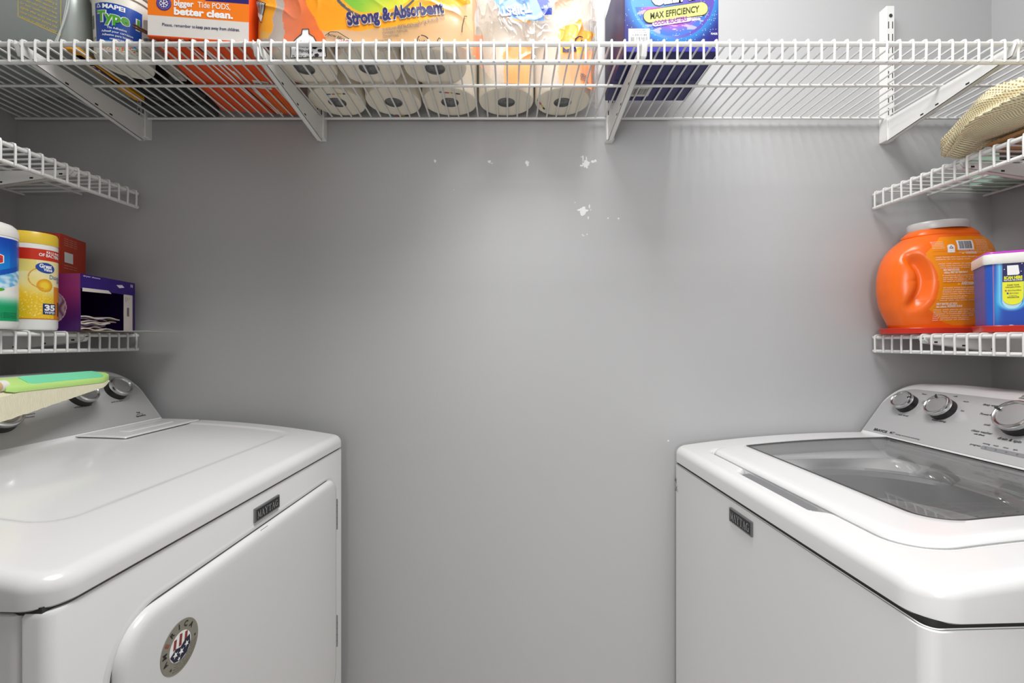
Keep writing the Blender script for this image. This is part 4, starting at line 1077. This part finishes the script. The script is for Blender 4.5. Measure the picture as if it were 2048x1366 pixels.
# printed upper flap hangs in the opening; white torn edges
thinbox('upper_flap', -.0003, .0009, 0, PD_, PH_*.74, PH_, mat('flap_violet', '33127a', .4))
IF = lambda u, v, l: PX(.0011+l, u, v)
I = Ink(IF); I.poly([(.004, PH_*.74-.006), (.092, PH_*.74-.003), (.082, PH_*.74+.004), (.004, PH_*.74+.002)], .0002); I.end('torn_edge', CARDW, pc)
thinbox('side_flap', -.0003, .0009, PD_-.040, PD_-.009, .001, PH_*.74+.001, CARDW); thinbox('corner_strip', -.0003, .001, PD_-.009, PD_, .001, PH_*.74, PUR)
I = Ink(IF); I.bars(PD_-.030, PD_-.022, .04, .062, .0003, 3)
for k_ in range(4): I.line((PD_-.034+.006*k_, .075+.004*k_), (PD_-.034+.006*k_, .088), .0008)
I.end('lettering', INK, pc)
I = Ink(IF); I.poly([(.108, PH_*.90), (.128, PH_*.92), (.136, PH_*.875), (.118, PH_*.85)], .0003); I.text('dryer sheets', .006, PH_*.955, .003, .05); I.text('N', .158, PH_*.90, .008, None, .03); I.end('lettering', mat('pale_pink_ink', 'f3e6f5'), pc)
tg = thinbox('bottom_flap', .0, .125, .03, PD_-.012, -.0, .0011, mat('grey_card', 'b9b6ae'))
for k_ in range(7):
    bm = bmesh.new(); n_ = 14; z0 = .002+k_*.0046
    for fr in (0, 1):
        pass
    L_ = .085+.045*random.random(); w0 = .006
    Vv = [[bm.verts.new(PX(-.004-.012*abs(math.sin(k_)), .006+L_*i/n_, z0+.0022*math.sin(i*.8+k_)+j*.0022)) for i in range(n_+1)] for j in (0, 1)]
    Ww = [[bm.verts.new(PX(-.13, .006+L_*i/n_, z0+.0022*math.sin(i*.8+k_)+j*.0022)) for i in range(n_+1)] for j in (0, 1)]
    for i in range(n_):
        for A_, B_ in ((Vv[0], Vv[1]), (Vv[1], Ww[1]), (Ww[1], Ww[0]), (Ww[0], Vv[0])): bm.faces.new((A_[i], A_[i+1], B_[i+1], B_[i]))
    for e_ in (0, n_): bm.faces.new((Vv[0][e_], Vv[1][e_], Ww[1][e_], Ww[0][e_]))
    o = done('dryer_sheet', bm, mat('sheet_lilac', 'a48cb8', .8) if k_ in (2, 5) else mat('sheet_white', 'e4d9d0', .8, bump=.4), None, (-.945, 1.003, LSH+.0012))
    tag(o, ('lilac printed' if k_ in (2, 5) else 'off-white') + ' folded dryer sheet in the purple carton, ' + ['bottom of', 'second from the bottom of', 'third from the bottom of', 'middle of', 'fifth from the bottom of', 'second from the top of', 'top of'][k_] + ' its stack', 'dryer sheet', 'dryer sheets in the purple carton')

# red-orange box perched on the purple carton
rb = thing('hex_box', 'red-orange box with a slanted corner standing on the purple carton', 'box', (-1.030, 1.045, LSH+PH_), (0, 0, R(0)))
bm = bmesh.new(); P = [(0, 0), (.001, .098), (-.090, .098+.008), (-.125, .075), (-.125, 0)]
f_ = lambda x, y, z: Vector((x-.35*y, y, z))
a_ = [bm.verts.new(f_(x, 0, z)) for x, z in P]; b_ = [bm.verts.new(f_(x, .10, z)) for x, z in P]
for i in range(5): bm.faces.new((a_[i], a_[(i+1) % 5], b_[(i+1) % 5], b_[i]))
bm.faces.new(a_); bm.faces.new(b_); bmesh.ops.bevel(bm, geom=list(bm.edges), offset=.0012, segments=2, affect='EDGES')
done('box_body', bm, mat('red_orange_card', 'b8381a', .5, bump=.1), rb)
I = Ink(lambda u, v, l: f_(u, -.0003-l, v)); I.text('nilla', -.052, .062, .016, .046, .05, -8, shear=.2); I.end('lettering', WHITEINK, rb)
I = Ink(lambda u, v, l: f_(.0012+l, u, v)); I.poly([(.012, .034), (.045, .034), (.045, .058), (.012, .058)]); I.end('panel_print', mat('pale_label', 'dcdcd6'), rb)
I = Ink(lambda u, v, l: f_(.0014+l, u, v))
for k_ in range(6): I.text('made with care', .01, .088-.005*k_ if k_ < 4 else .026-.006*(k_-4), .0024, .05)
I.end('lettering', mat('peach_ink', 'd8a890'), rb)

# green hand brush with pale bristles over the dryer top
hb = thing('hand_brush', 'lime and mint hand brush with cream bristles, in front of the dryer dials', 'brush', (-.862, .79, CZ-.077))
Bx = Vector((-.026, .215, -.001))
def BF(t, s_, h):     # t along 0..1, s_ across, h up
    wv = Vector((1, .06, -.55)).normalized(); up = Vector((.0, -.0, 1))
    return Bx*t+wv*s_+up*h
def half(t): return .0165*min(1, (1.02-t)/.16)**.6*min(1, (t+.14)/.08)**.6
bm = bmesh.new(); rr = []
for t in [-.10+1.10*k_/24 for k_ in range(25)]:
    wd = half(t); rr.append([BF(t, wd*c_, h_) for c_, h_ in ((-1, .002), (-.94, .006), (-.8, .0075), (.8, .0075), (.94, .006), (1, .002), (.95, -.003), (-.95, -.003))])
rings(bm, rr, True, True); done('brush_block', bm, mat('lime_green_plastic', 'c4ee8a', .35), hb)
bm = bmesh.new(); rr = []
for t in [.09+.82*k_/20 for k_ in range(21)]:
    wd = half(t)*.80*(1 if .1 < t < .9 else .7); rr.append([BF(t, wd*c_, h_) for c_, h_ in ((-1, .0076), (-.96, .0088), (.96, .0088), (1, .0076))])
rings(bm, rr, True, True); done('soft_grip', bm, mat('mint_rubber', '7fe4b4', .5), hb)
# bristles flare downward to the near end
BR = mat('cream_bristles', 'ebe6c8', .6, bump=1.2, bscale=60, stretch=(14, 14, 1), var=.15)
bm = bmesh.new(); rr = []; nB = 60
for k_ in range(nB+1):
    t = -.35+1.34*k_/nB; tt = max(t, .0)
    up_ = -.004 if t >= 0 else -.004+t*.03
    dn = -.006-.036*max(0, 1-t)-.46*max(0, -t-.2)
    if True: jag = .0016*noise.noise(Vector((t*90, 0, 0)))
    wd = half(min(max(t, .02), .98))*.9
    rr.append([BF(t, wd*c_, h_) for c_, h_ in ((-1, up_), (1, up_), (1.15, dn*.6), (1.25, dn+jag), (-1.25, dn-jag), (-1.15, dn*.6))])
rings(bm, rr, True, True); done('bristles', bm, BR, hb)
bm = bmesh.new(); tube(bm, [BF(-.08, 0, .002), BF(-.14, 0, .001), BF(-.20, -.002, .0), BF(-.5, -.03, -.004), BF(-.9, -.05, -.006)], .009, 16); done('handle', bm, mat('tan_wood_handle', 'd8b48a', .45, bump=.2), hb)
bm = bmesh.new(); tube(bm, [BF(-.07, 0, .002), BF(-.125, 0, .001)], .0095, 16); done('ferrule', bm, mat('pale_ferrule', 'f2efe4', .35), hb)

# ------------------------------------------------------------------ goods on the side shelves, brighter side
RSH = CZ+.016+.0024
TR_ = mat('red_tray_plastic', 'd8301c', .3)
def tray(label, loc, w_, d_, rz=0., rad_=.03):
    t = thing('red_tray', label, 'tray', loc, (0, 0, rz))
    bm = bmesh.new(); pad(bm, 0, w_, 0, d_, rad_, [(.006, 0), (.002, .001), (.001, .006), (-.001, .0125), (-.0005, .0135), (.001, .013), (.003, .004), (.006, .003)], lambda u, v, z: Vector((u, v, z)), 10, 8, True, True)
    done('tray_body', bm, TR_, t); return t
t1 = tray('shallow red tray under the orange detergent tub', (.928, 1.040, RSH), .250, .148, 0, .07)
t2 = tray('shallow red tray under the blue stain remover tub', (.9595, .9195, RSH), .19, .120, R(-34.8), .03)

# orange detergent tub with grip hollow
dt = thing('detergent_tub', 'big rounded orange detergent tub with a side grip and silver cap', 'tub', (1.050, 1.108, RSH+.0062), (0, R(-1.6), 0))
dt.scale = (1, 1, 1.11)
OUT = [(0, -.103, .088), (.004, -.108, .094), (.018, -.116, .101), (.05, -.131, .114), (.09, -.138, .121), (.125, -.136, .122), (.155, -.126, .117), (.18, -.108, .109), (.198, -.086, .094), (.212, -.062, .073), (.2205, -.052, .055), (.222, -.045, .048)]
def outl(z):
    for (z0, a0, b0), (z1, a1, b1) in zip(OUT, OUT[1:]):
        if z <= z1: t = (z-z0)/(z1-z0); return a0+(a1-a0)*t, b0+(b1-b0)*t
    return OUT[-1][1:]
def outs(z):
    A_ = [outl(max(0, min(.222, z+d))) for d in (-.01, -.005, 0, .005, .01)] if .012 < z < .21 else [outl(z)]
    return sum(a[0] for a in A_)/len(A_), sum(a[1] for a in A_)/len(A_)
def dep(z): return .062*min(1, .80+z*3)*(1 if z < .17 else max(.4, 1-((z-.17)/.052)**2*.55))
def grip(x, z):
    # crescent hollow beside the grip
    cx_, cz_ = -.118, .108; dx, dz = x-cx_, z-cz_
    rho = math.hypot(dx, dz*.72); a = math.atan2(dz, dx)
    if abs(a) > 1.75: return 0
    w_ = .0150*(1-.25*abs(a)); return math.exp(-((rho-.036)/w_)**2)*sstep(1.7, .9, abs(a))
def tubp(a, z, nm=2.6):
    x0, x1 = outs(z); cx_ = (x0+x1)/2; hw = (x1-x0)/2; dp = dep(z)
    c, s_ = math.cos(a), math.sin(a)
    x = cx_+hw*math.copysign(abs(c)**(2/nm), c); y = dp*math.copysign(abs(s_)**(2/nm), s_)
    if y < 0: y += .019*grip(x, z)*min(1, -y/dp*1.6)
    return Vector((x, y, z))
def tubfront(x, z):
    x0, x1 = outs(z); cx_ = (x0+x1)/2; hw = (x1-x0)/2; t = max(-.999, min(.999, (x-cx_)/hw))
    c = math.copysign(abs(t)**(2.6/2), t); a = -math.acos(c); return tubp(a, z).y
def tubcol(u, v, p):
    x, z = p.x, p.z; c = (255, 112, 26)
    if p.y < -.02 and .012 < z < .198:
        L0 = -.070 if z > .16 else (-.052 if z > .13 else -.052)
        d = math.hypot((x+.118)*1.0, (z-.100)*.85)
        body = (x > -.078+max(0, .05-z)*1.2-0 if z < .05 else x > -.078+max(0, z-.165)*1.1) and x < .11 and d > .062 and z > .012+max(0, -.02-x)*.35
        if body: c = (255, 150, 14)
    return c
NA, NZ = 400, 280
TUBM = printed('orange_tub_plastic', .27)
tb = sheet('tub_body', TUBM, NA, NZ, lambda a, b: tubp(a*2*math.pi, .222*b), tubcol, dt)
bm = bmesh.new(); rings(bm, [[tubp(2*math.pi*t/60, 0)*1 for t in range(60)], [tubp(2*math.pi*t/60, .222) for t in range(60)]][:1], True); done('tub_base', bm, mat('tub_orange', 'ff701a', .3), dt)
bm = bmesh.new()
def rimp(t, z, k_=1.0): p = tubp(t, .206); return Vector(((p.x-.004)*k_+.004, p.y*k_, z+.03*(p.x)*0))
rings(bm, [[rimp(2*math.pi*t/80, z, k_) for t in range(80)] for z, k_ in ((.2045, 1.005), (.206, 1.03), (.210, 1.02), (.2195, .86), (.2225, .8), (.2235, .7))], False, True); done('tub_shoulder', bm, mat('tub_orange', 'ff701a'), dt)
bm = bmesh.new(); lathe(bm, [(.060, .2195), (.0612, .222), (.0612, .2335), (.059, .2365), (.054, .2370), (.0001, .2368)], 80, 0.0, 0, fn=lambda r, a, z: Vector((-.000+r*1.02*math.cos(a), r*.80*math.sin(a), z)))
done('cap', bm, mat('silver_grey_cap', 'd0cfcc', .35, .1), dt)
TF = lambda u, v, l: Vector((u, tubfront(u, v)-.0005-l, v))
I = Ink(TF, .003)
rg = random.Random(3)
txt = ('Contact with eyes may cause serious injury keep out of reach of children do not ingest wash hands after use store closed in original container if swallowed call poison control rinse with plenty of water '
       'evitez tout contact avec les yeux garder hors de la portee des enfants ne pas avaler bien fermer apres usage rincer abondamment').split()
def words_(n): 
    k_ = rg.randrange(len(txt)-14); return ' '.join(txt[k_:k_+n])
def para(z0, n_, u0, u1, h=.0026, dz=.0042, short=()):
    for i in range(n_):
        z = z0-i*dz; dmin = -.118+math.sqrt(max(0, .066**2-((z-.100)*.85)**2)) if abs(z-.1) < .077 else -1
        a = max(u0, dmin+.004); b = u1 if i not in short else a+(u1-a)*rg.uniform(.35, .7)
        I.text(words_(9 if b-a > .09 else 5), a, z, h, b-a, .012, 0)
para(.186, 5, -.066, -.042, .002, .0034); para(.188, 6, .030, .062, .0022, .0036); para(.166, 2, -.012, .075, .0024, .0042)
para(.1525, 2, -.062, .078, .0026, .0044, (1,)); para(.139, 3, -.058, .050, .0025, .0042, (0, 2)); para(.1145, 4, -.052, .078, .0027, .0042, (3,))
para(.089, 4, -.052, .078, .0027, .0042, (3,)); para(.0715, 3, -.058, .09, .0026, .0042, (0, 1)); para(.044, 6, -.066, .098, .0027, .0042, (4, 5))
I.text('WARNING:', .004, .1595, .0046, .026, .05, 0); I.text('AVERTISSEMENT:', -.008, .0955, .0056, .042, .05, 0)
I.text('MAY IRRITATE EYES.', -.047, .1250, .004, .036, .05); I.text('Keep out of reach of', .025, .1250, .004, .034, .03); I.text('children. FIRST AID TREATMENT', -.046, .1197, .004, .054, .05)
I.text('PEUT IRRITER LES YEUX.', -.062, .0550, .0042, .046, .05); I.text('Tenir hors de la portee', .045, .0550, .0042, .040, .04); I.text('des enfants. PREMIERS SOINS:', -.062, .0497, .0042, .058, .05)
I.ell(.053, .0215, .0045, .0032)
I.end('lettering', mat('cream_white_ink', 'fbe6cf', .5), dt)
I = Ink(TF, .003); I.poly([(-.014, .168), (.024, .168), (.024, .1885), (-.014, .1885)], .0003, 6); I.poly([(-.036, .163), (-.020, .163), (-.020, .177), (-.024, .180), (-.032, .180), (-.036, .177)], .0002)
for c_ in (.040, .052, .065): I.ell(c_, .1375, .0045, .0040, .0003)
I.end('barcode_label', WHITEINK, dt)
I = Ink(TF, .003); I.bars(-.010, .020, .1705, .1865, .0008, 12)
I.path([(-.032, .172), (-.028, .177), (-.024, .172), (-.032, .172)], .001, .0006); I.line((.037, .136), (.043, .139), .0012, .0007); I.line((.050, .1395), (.054, .1355), .0014, .0007); I.line((.062, .136), (.068, .139), .0012, .0007)
I.end('barcode', mat('ink_soft', '46424a'), dt)
I = Ink(TF, .003); I.poly([(-.006, .1592), (.001, .1592), (-.0025, .1640)], .0005); I.poly([(-.017, .0955), (-.0105, .0955), (-.0138, .1000)], .0005); I.end('warning_triangle', mat('sun_yellow_ink', 'ffd21e', .4), dt)
I = Ink(TF, .003)
for z in (.1665, .1575, .1015): I.path([(-.066+.148*k_/8 if z > .12 else -.049+.13*k_/8, z) for k_ in range(9)], .0005)
I.end('rule_line', mat('rust_ink', 'd8650c', .5), dt)

# blue tub with white lid
bt = thing('stain_remover_tub', 'blue tub with white lid, magenta top and yellow tag, beside the orange tub', 'tub', (.967, .9235, RSH+.0036), (0, 0, R(-34.8)))
BWd, BD_, BH_ = .080, .105, .148
def taper(u, v, z): k_ = 1-.085*(1-z/BH_); return Vector((BWd/2+(u-BWd/2)*k_, BD_/2+(v-BD_/2)*k_, z))
bm = bmesh.new(); pad(bm, 0, BWd, 0, BD_, .012, [(.003, 0), (0, .003), (0, .05), (0, .10), (0, BH_)], taper, 8, 8, True, True); done('tub_body', bm, mat('cobalt_plastic', '2a5cc0', .3), bt)
def btc(a, b, p):
    u, v = a, b
    c = lerp((30, 74, 178), (38, 84, 190), b)
    c = lerp(c, (24, 160, 226), .9*math.exp(-((u-.10)/.10)**2-((v-.40)/.30)**2))
    if u < .03: c = lerp((230, 120, 130), c, u/.03)
    d = abs(math.hypot((u-.46)/.30, (min(v-.42, 0) if v < .42 else 0)/.12)-1) if v < .42 else abs(abs(u-.46)/.30-1)
    ins_ = (abs(u-.46) < .24 and v > .42) or math.hypot((u-.46)/.24, (v-.42)/.12) < 1
    if ins_ : c = (190, 232, 250)
    elif d < .35: c = lerp((120, 212, 246), c, d/.35)
    return c
sheet('front_print', WGLOSS, 70, 120, lambda a, b: taper(.010+(BWd-.020)*a, -.0004, .002+.138*b), btc, bt)
TB = lambda u, v, l: taper(u, 0, v)+Vector((0, -.0008-l, 0))
ux0, ux1 = .0235, .0535
I = Ink(TB); I.poly([(ux0, .0965), (ux1, .0965), (ux1, .1345), (ux0, .1345)], .0003); I.end('tag_head', mat('navy_ink', '1d1a5c'), bt)
I = Ink(TB); I.poly([(ux0, .0965)]+[((ux0+ux1)/2-.015*math.cos(R(t)), .066-.015*math.sin(R(t))) for t in range(0, 181, 15)]+[(ux1, .0965)], .0003); I.end('tag_foot', mat('bright_yellow_ink', 'f2f22a', .4), bt)
I = Ink(TB); I.text('SCAN HERE', ux0+.002, .1020, .0056, .026, .06, lift=.0008); I.end('lettering', mat('bright_yellow_ink', 'f2f22a'), bt)
I = Ink(TB); I.text('FOR STAIN TIPS & MORE!', ux0+.002, .0984, .0024, .026, .04, lift=.0008); I.poly([(.0305, .1100), (.0455, .1100), (.0475, .1125), (.0455, .1290), (.0300, .1290)], .0006); I.ell(.0505, .1315, .0009, .0009, .0006); I.ell(.0262, .122, .0008, .0008, .0006); I.ell(.0495, .1165, .0008, .0008, .0006)
I.end('lettering', WHITEINK, bt)
I = Ink(TB); I.text('SHARE YOUR', .0385, .0890, .0024, .017, .02, align='C', lift=.0008); I.text('OXICLEAN STORY:', .0385, .0848, .0024, .022, .02, align='C', lift=.0008); I.text('@OxiCleanOfficial', .0310, .0785, .0022, .019, lift=.0008); I.text('@OxiClean', .0335, .0730, .0022, .013, lift=.0008); I.text('or visit us at', .0385, .0685, .0018, .011, align='C', lift=.0008); I.text('OXICLEAN.COM', .0385, .0648, .0023, .017, .03, align='C', lift=.0008)
I.end('lettering', mat('ink_soft', '46424a'), bt)
I = Ink(TB); I.ell(.0282, .0793, .0015, .0018, .0006); I.end('social_mark', mat('rose_ink', 'd8606a'), bt)
I = Ink(TB); I.poly([(.0297, .0722), (.0322, .0722), (.0322, .0755), (.0297, .0755)], .0006); I.end('social_mark', mat('royal_blue_ink', '1f47a0'), bt)
I = Ink(TB); I.poly([(.0365+.007*math.cos(R(t)), .0045+.007*math.sin(R(t))) for t in range(0, 181, 15)], .0006); I.end('pale_mark', mat('ice_blue_ink', 'cdeaf8', .4), bt)
bm = bmesh.new(); pad(bm, -.003, BWd+.003, -.003, BD_+.003, .014, [(.003, .1340), (.001, .1335), (0, .1360), (0, .1520), (.0015, .1540), (.004, .1545)], lambda u, v, z: Vector((u, v, z)), 8, 8, False, True); done('lid', bm, mat('white_lid_plastic', 'eeece6'), bt)
bm = bmesh.new(); pad(bm, -.001, BWd+.001, -.001, BD_+.001, .013, [(0, .1545), (.0002, .1565), (.002, .1585), (.006, .159)], lambda u, v, z: Vector((u, v, z)), 8, 8, True, True); done('lid_top', bm, mat('magenta_plastic', 'c63ac8', .3), bt)

# ---- upper side shelf: cork pieces, mint bin, black box, mesh bag
USH = CZ+.389+.0024
for i, (z0, wd) in enumerate(((0, .0), (.0062, .006), (.0124, -.004))):
    ck = thing('cork_board', 'tan cork board under the cream mesh bag, ' + ('lowest', 'middle', 'uppermost')[i] + ' of three', 'board', (1.00, .80, USH+z0), (0, 0, R(1+i)), 'stacked cork boards')
    carton(ck, wd, .23+wd, 0, .145, 0, .006, mat('tan_cork', 'b48a5c', .85, bump=1., bscale=220, var=.3), .0012, 'board_body')
mb = thing('mint_bin', 'pale mint green bin seen through the wires behind the cork', 'bin', (1.218, 1.120, USH))
bm = bmesh.new(); pad(bm, -.040, .040, -.050, .055, .02, [(.006, 0), (0, .003), (-.004, .07), (-.006, .074), (-.002, .074), (.002, .01)], lambda u, v, z: Vector((u, v, z)), 8, 6, True, True); done('bin_body', bm, mat('mint_translucent', 'b4dcc4', .4), mb)
bb = thing('black_caddy', 'black lidded box poking up behind the cream mesh bag', 'box', (1.19, 1.02, USH), (0, 0, 0))
carton(bb, -.05, .06, -.035, .040, 0, .163, mat('black_box_plastic', '2e302f', .5), .004)
def meshmat():
    m = bpy.data.materials.new('cream_net_cotton'); m.use_nodes = True; nt = m.node_tree; b = nt.nodes['Principled BSDF']
    uv = nt.nodes.new('ShaderNodeUVMap'); wx = nt.nodes.new('ShaderNodeTexWave'); wy = nt.nodes.new('ShaderNodeTexWave')
    wy.bands_direction = 'Y'; 
    for q in (wx, wy): q.inputs['Scale'].default_value = 10.0; q.inputs['Distortion'].default_value = .5; nt.links.new(uv.outputs[0], q.inputs[0])
    mu = nt.nodes.new('ShaderNodeMath'); mu.operation = 'MULTIPLY'; nt.links.new(wx.outputs['Fac'], mu.inputs[0]); nt.links.new(wy.outputs['Fac'], mu.inputs[1])
    rp = nt.nodes.new('ShaderNodeValToRGB'); rp.color_ramp.elements[0].position = .35; rp.color_ramp.elements[0].color = srgb('efe4c0')+(1,); rp.color_ramp.elements[1].position = .85; rp.color_ramp.elements[1].color = srgb('b8a06c')+(1,)
    nt.links.new(mu.outputs[0], rp.inputs[0]); nt.links.new(rp.outputs[0], b.inputs['Base Color'])
    bp = nt.nodes.new('ShaderNodeBump'); bp.invert = True; bp.inputs['Strength'].default_value = .9; bp.inputs['Distance'].default_value = .002
    nt.links.new(mu.outputs[0], bp.inputs['Height']); nt.links.new(bp.outputs[0], b.inputs['Normal']); b.inputs['Roughness'].default_value = .9
    return m
bag = thing('mesh_bag', 'folded cream cotton mesh bag draped over the shelf lip', 'bag', (.953, .985, USH))
def bagp(t, a):
    # t along from the tip; a around
    x = .004+.055*t+.06*t**2; y = -.33*t
    hw = .020+.062*sstep(0, .5, t)+.012*t; top = .036+.052*sstep(.0, .30, t)+.026*sstep(.3, 1, t)
    bot = -.002+.026*sstep(.02, .15, t)
    c, s_ = math.cos(a), math.sin(a); e = .75
    X = x+hw*.75*sstep(0, .6, t)+hw*math.copysign(abs(c)**e, c); mid = (top+bot)/2; hz = (top-bot)/2
    Z = mid+hz*math.copysign(abs(s_)**.8, s_)
    # long soft folds following the bag
    fold = ridge(Vector((t*1.6, a*1.6+t*2.6, 3)))**3*.020+.004*noise.noise(Vector((t*9, a*3, 5)))+.010*(1-abs(math.sin(2.6*a+t*3)))**2*sstep(.05, .3, t)
    k_ = sstep(-.9, -.1, s_)
    X += c*fold*k_; Z += s_*fold*k_
    end_ = min(1, (t+.02)/.06)**.5
    X = x+(X-x)*end_; Z = mid+(Z-mid)*end_
    return Vector((X, y-.01*noise.noise(Vector((t*4, a, 9))), Z))
NT, NAa = 200, 150
me = bpy.data.meshes.new('bag_cloth'); V = [tuple(bagp(i/NT, j*2*math.pi/NAa)) for i in range(NT+1) for j in range(NAa)]
F = [(i*NAa+j, (i+1)*NAa+j, (i+1)*NAa+(j+1) % NAa, i*NAa+(j+1) % NAa) for i in range(NT) for j in range(NAa)]+[tuple(range(NAa-1, -1, -1)), tuple(NT*NAa+j for j in range(NAa))]
me.from_pydata(V, [], F); uvl = me.uv_layers.new(name='UVMap')
for p_ in me.polygons:
    p_.use_smooth = True
    for li in p_.loop_indices:
        vi = me.loops[li].vertex_index; i, j = divmod(vi, NAa)
        if p_.index < NT*NAa and p_.index % NAa == NAa-1 and j == 0: j = NAa
        uvl.data[li].uv = (i/NT*3.2, j/NAa*3.6)
link('bag_cloth', me, meshmat(), bag)
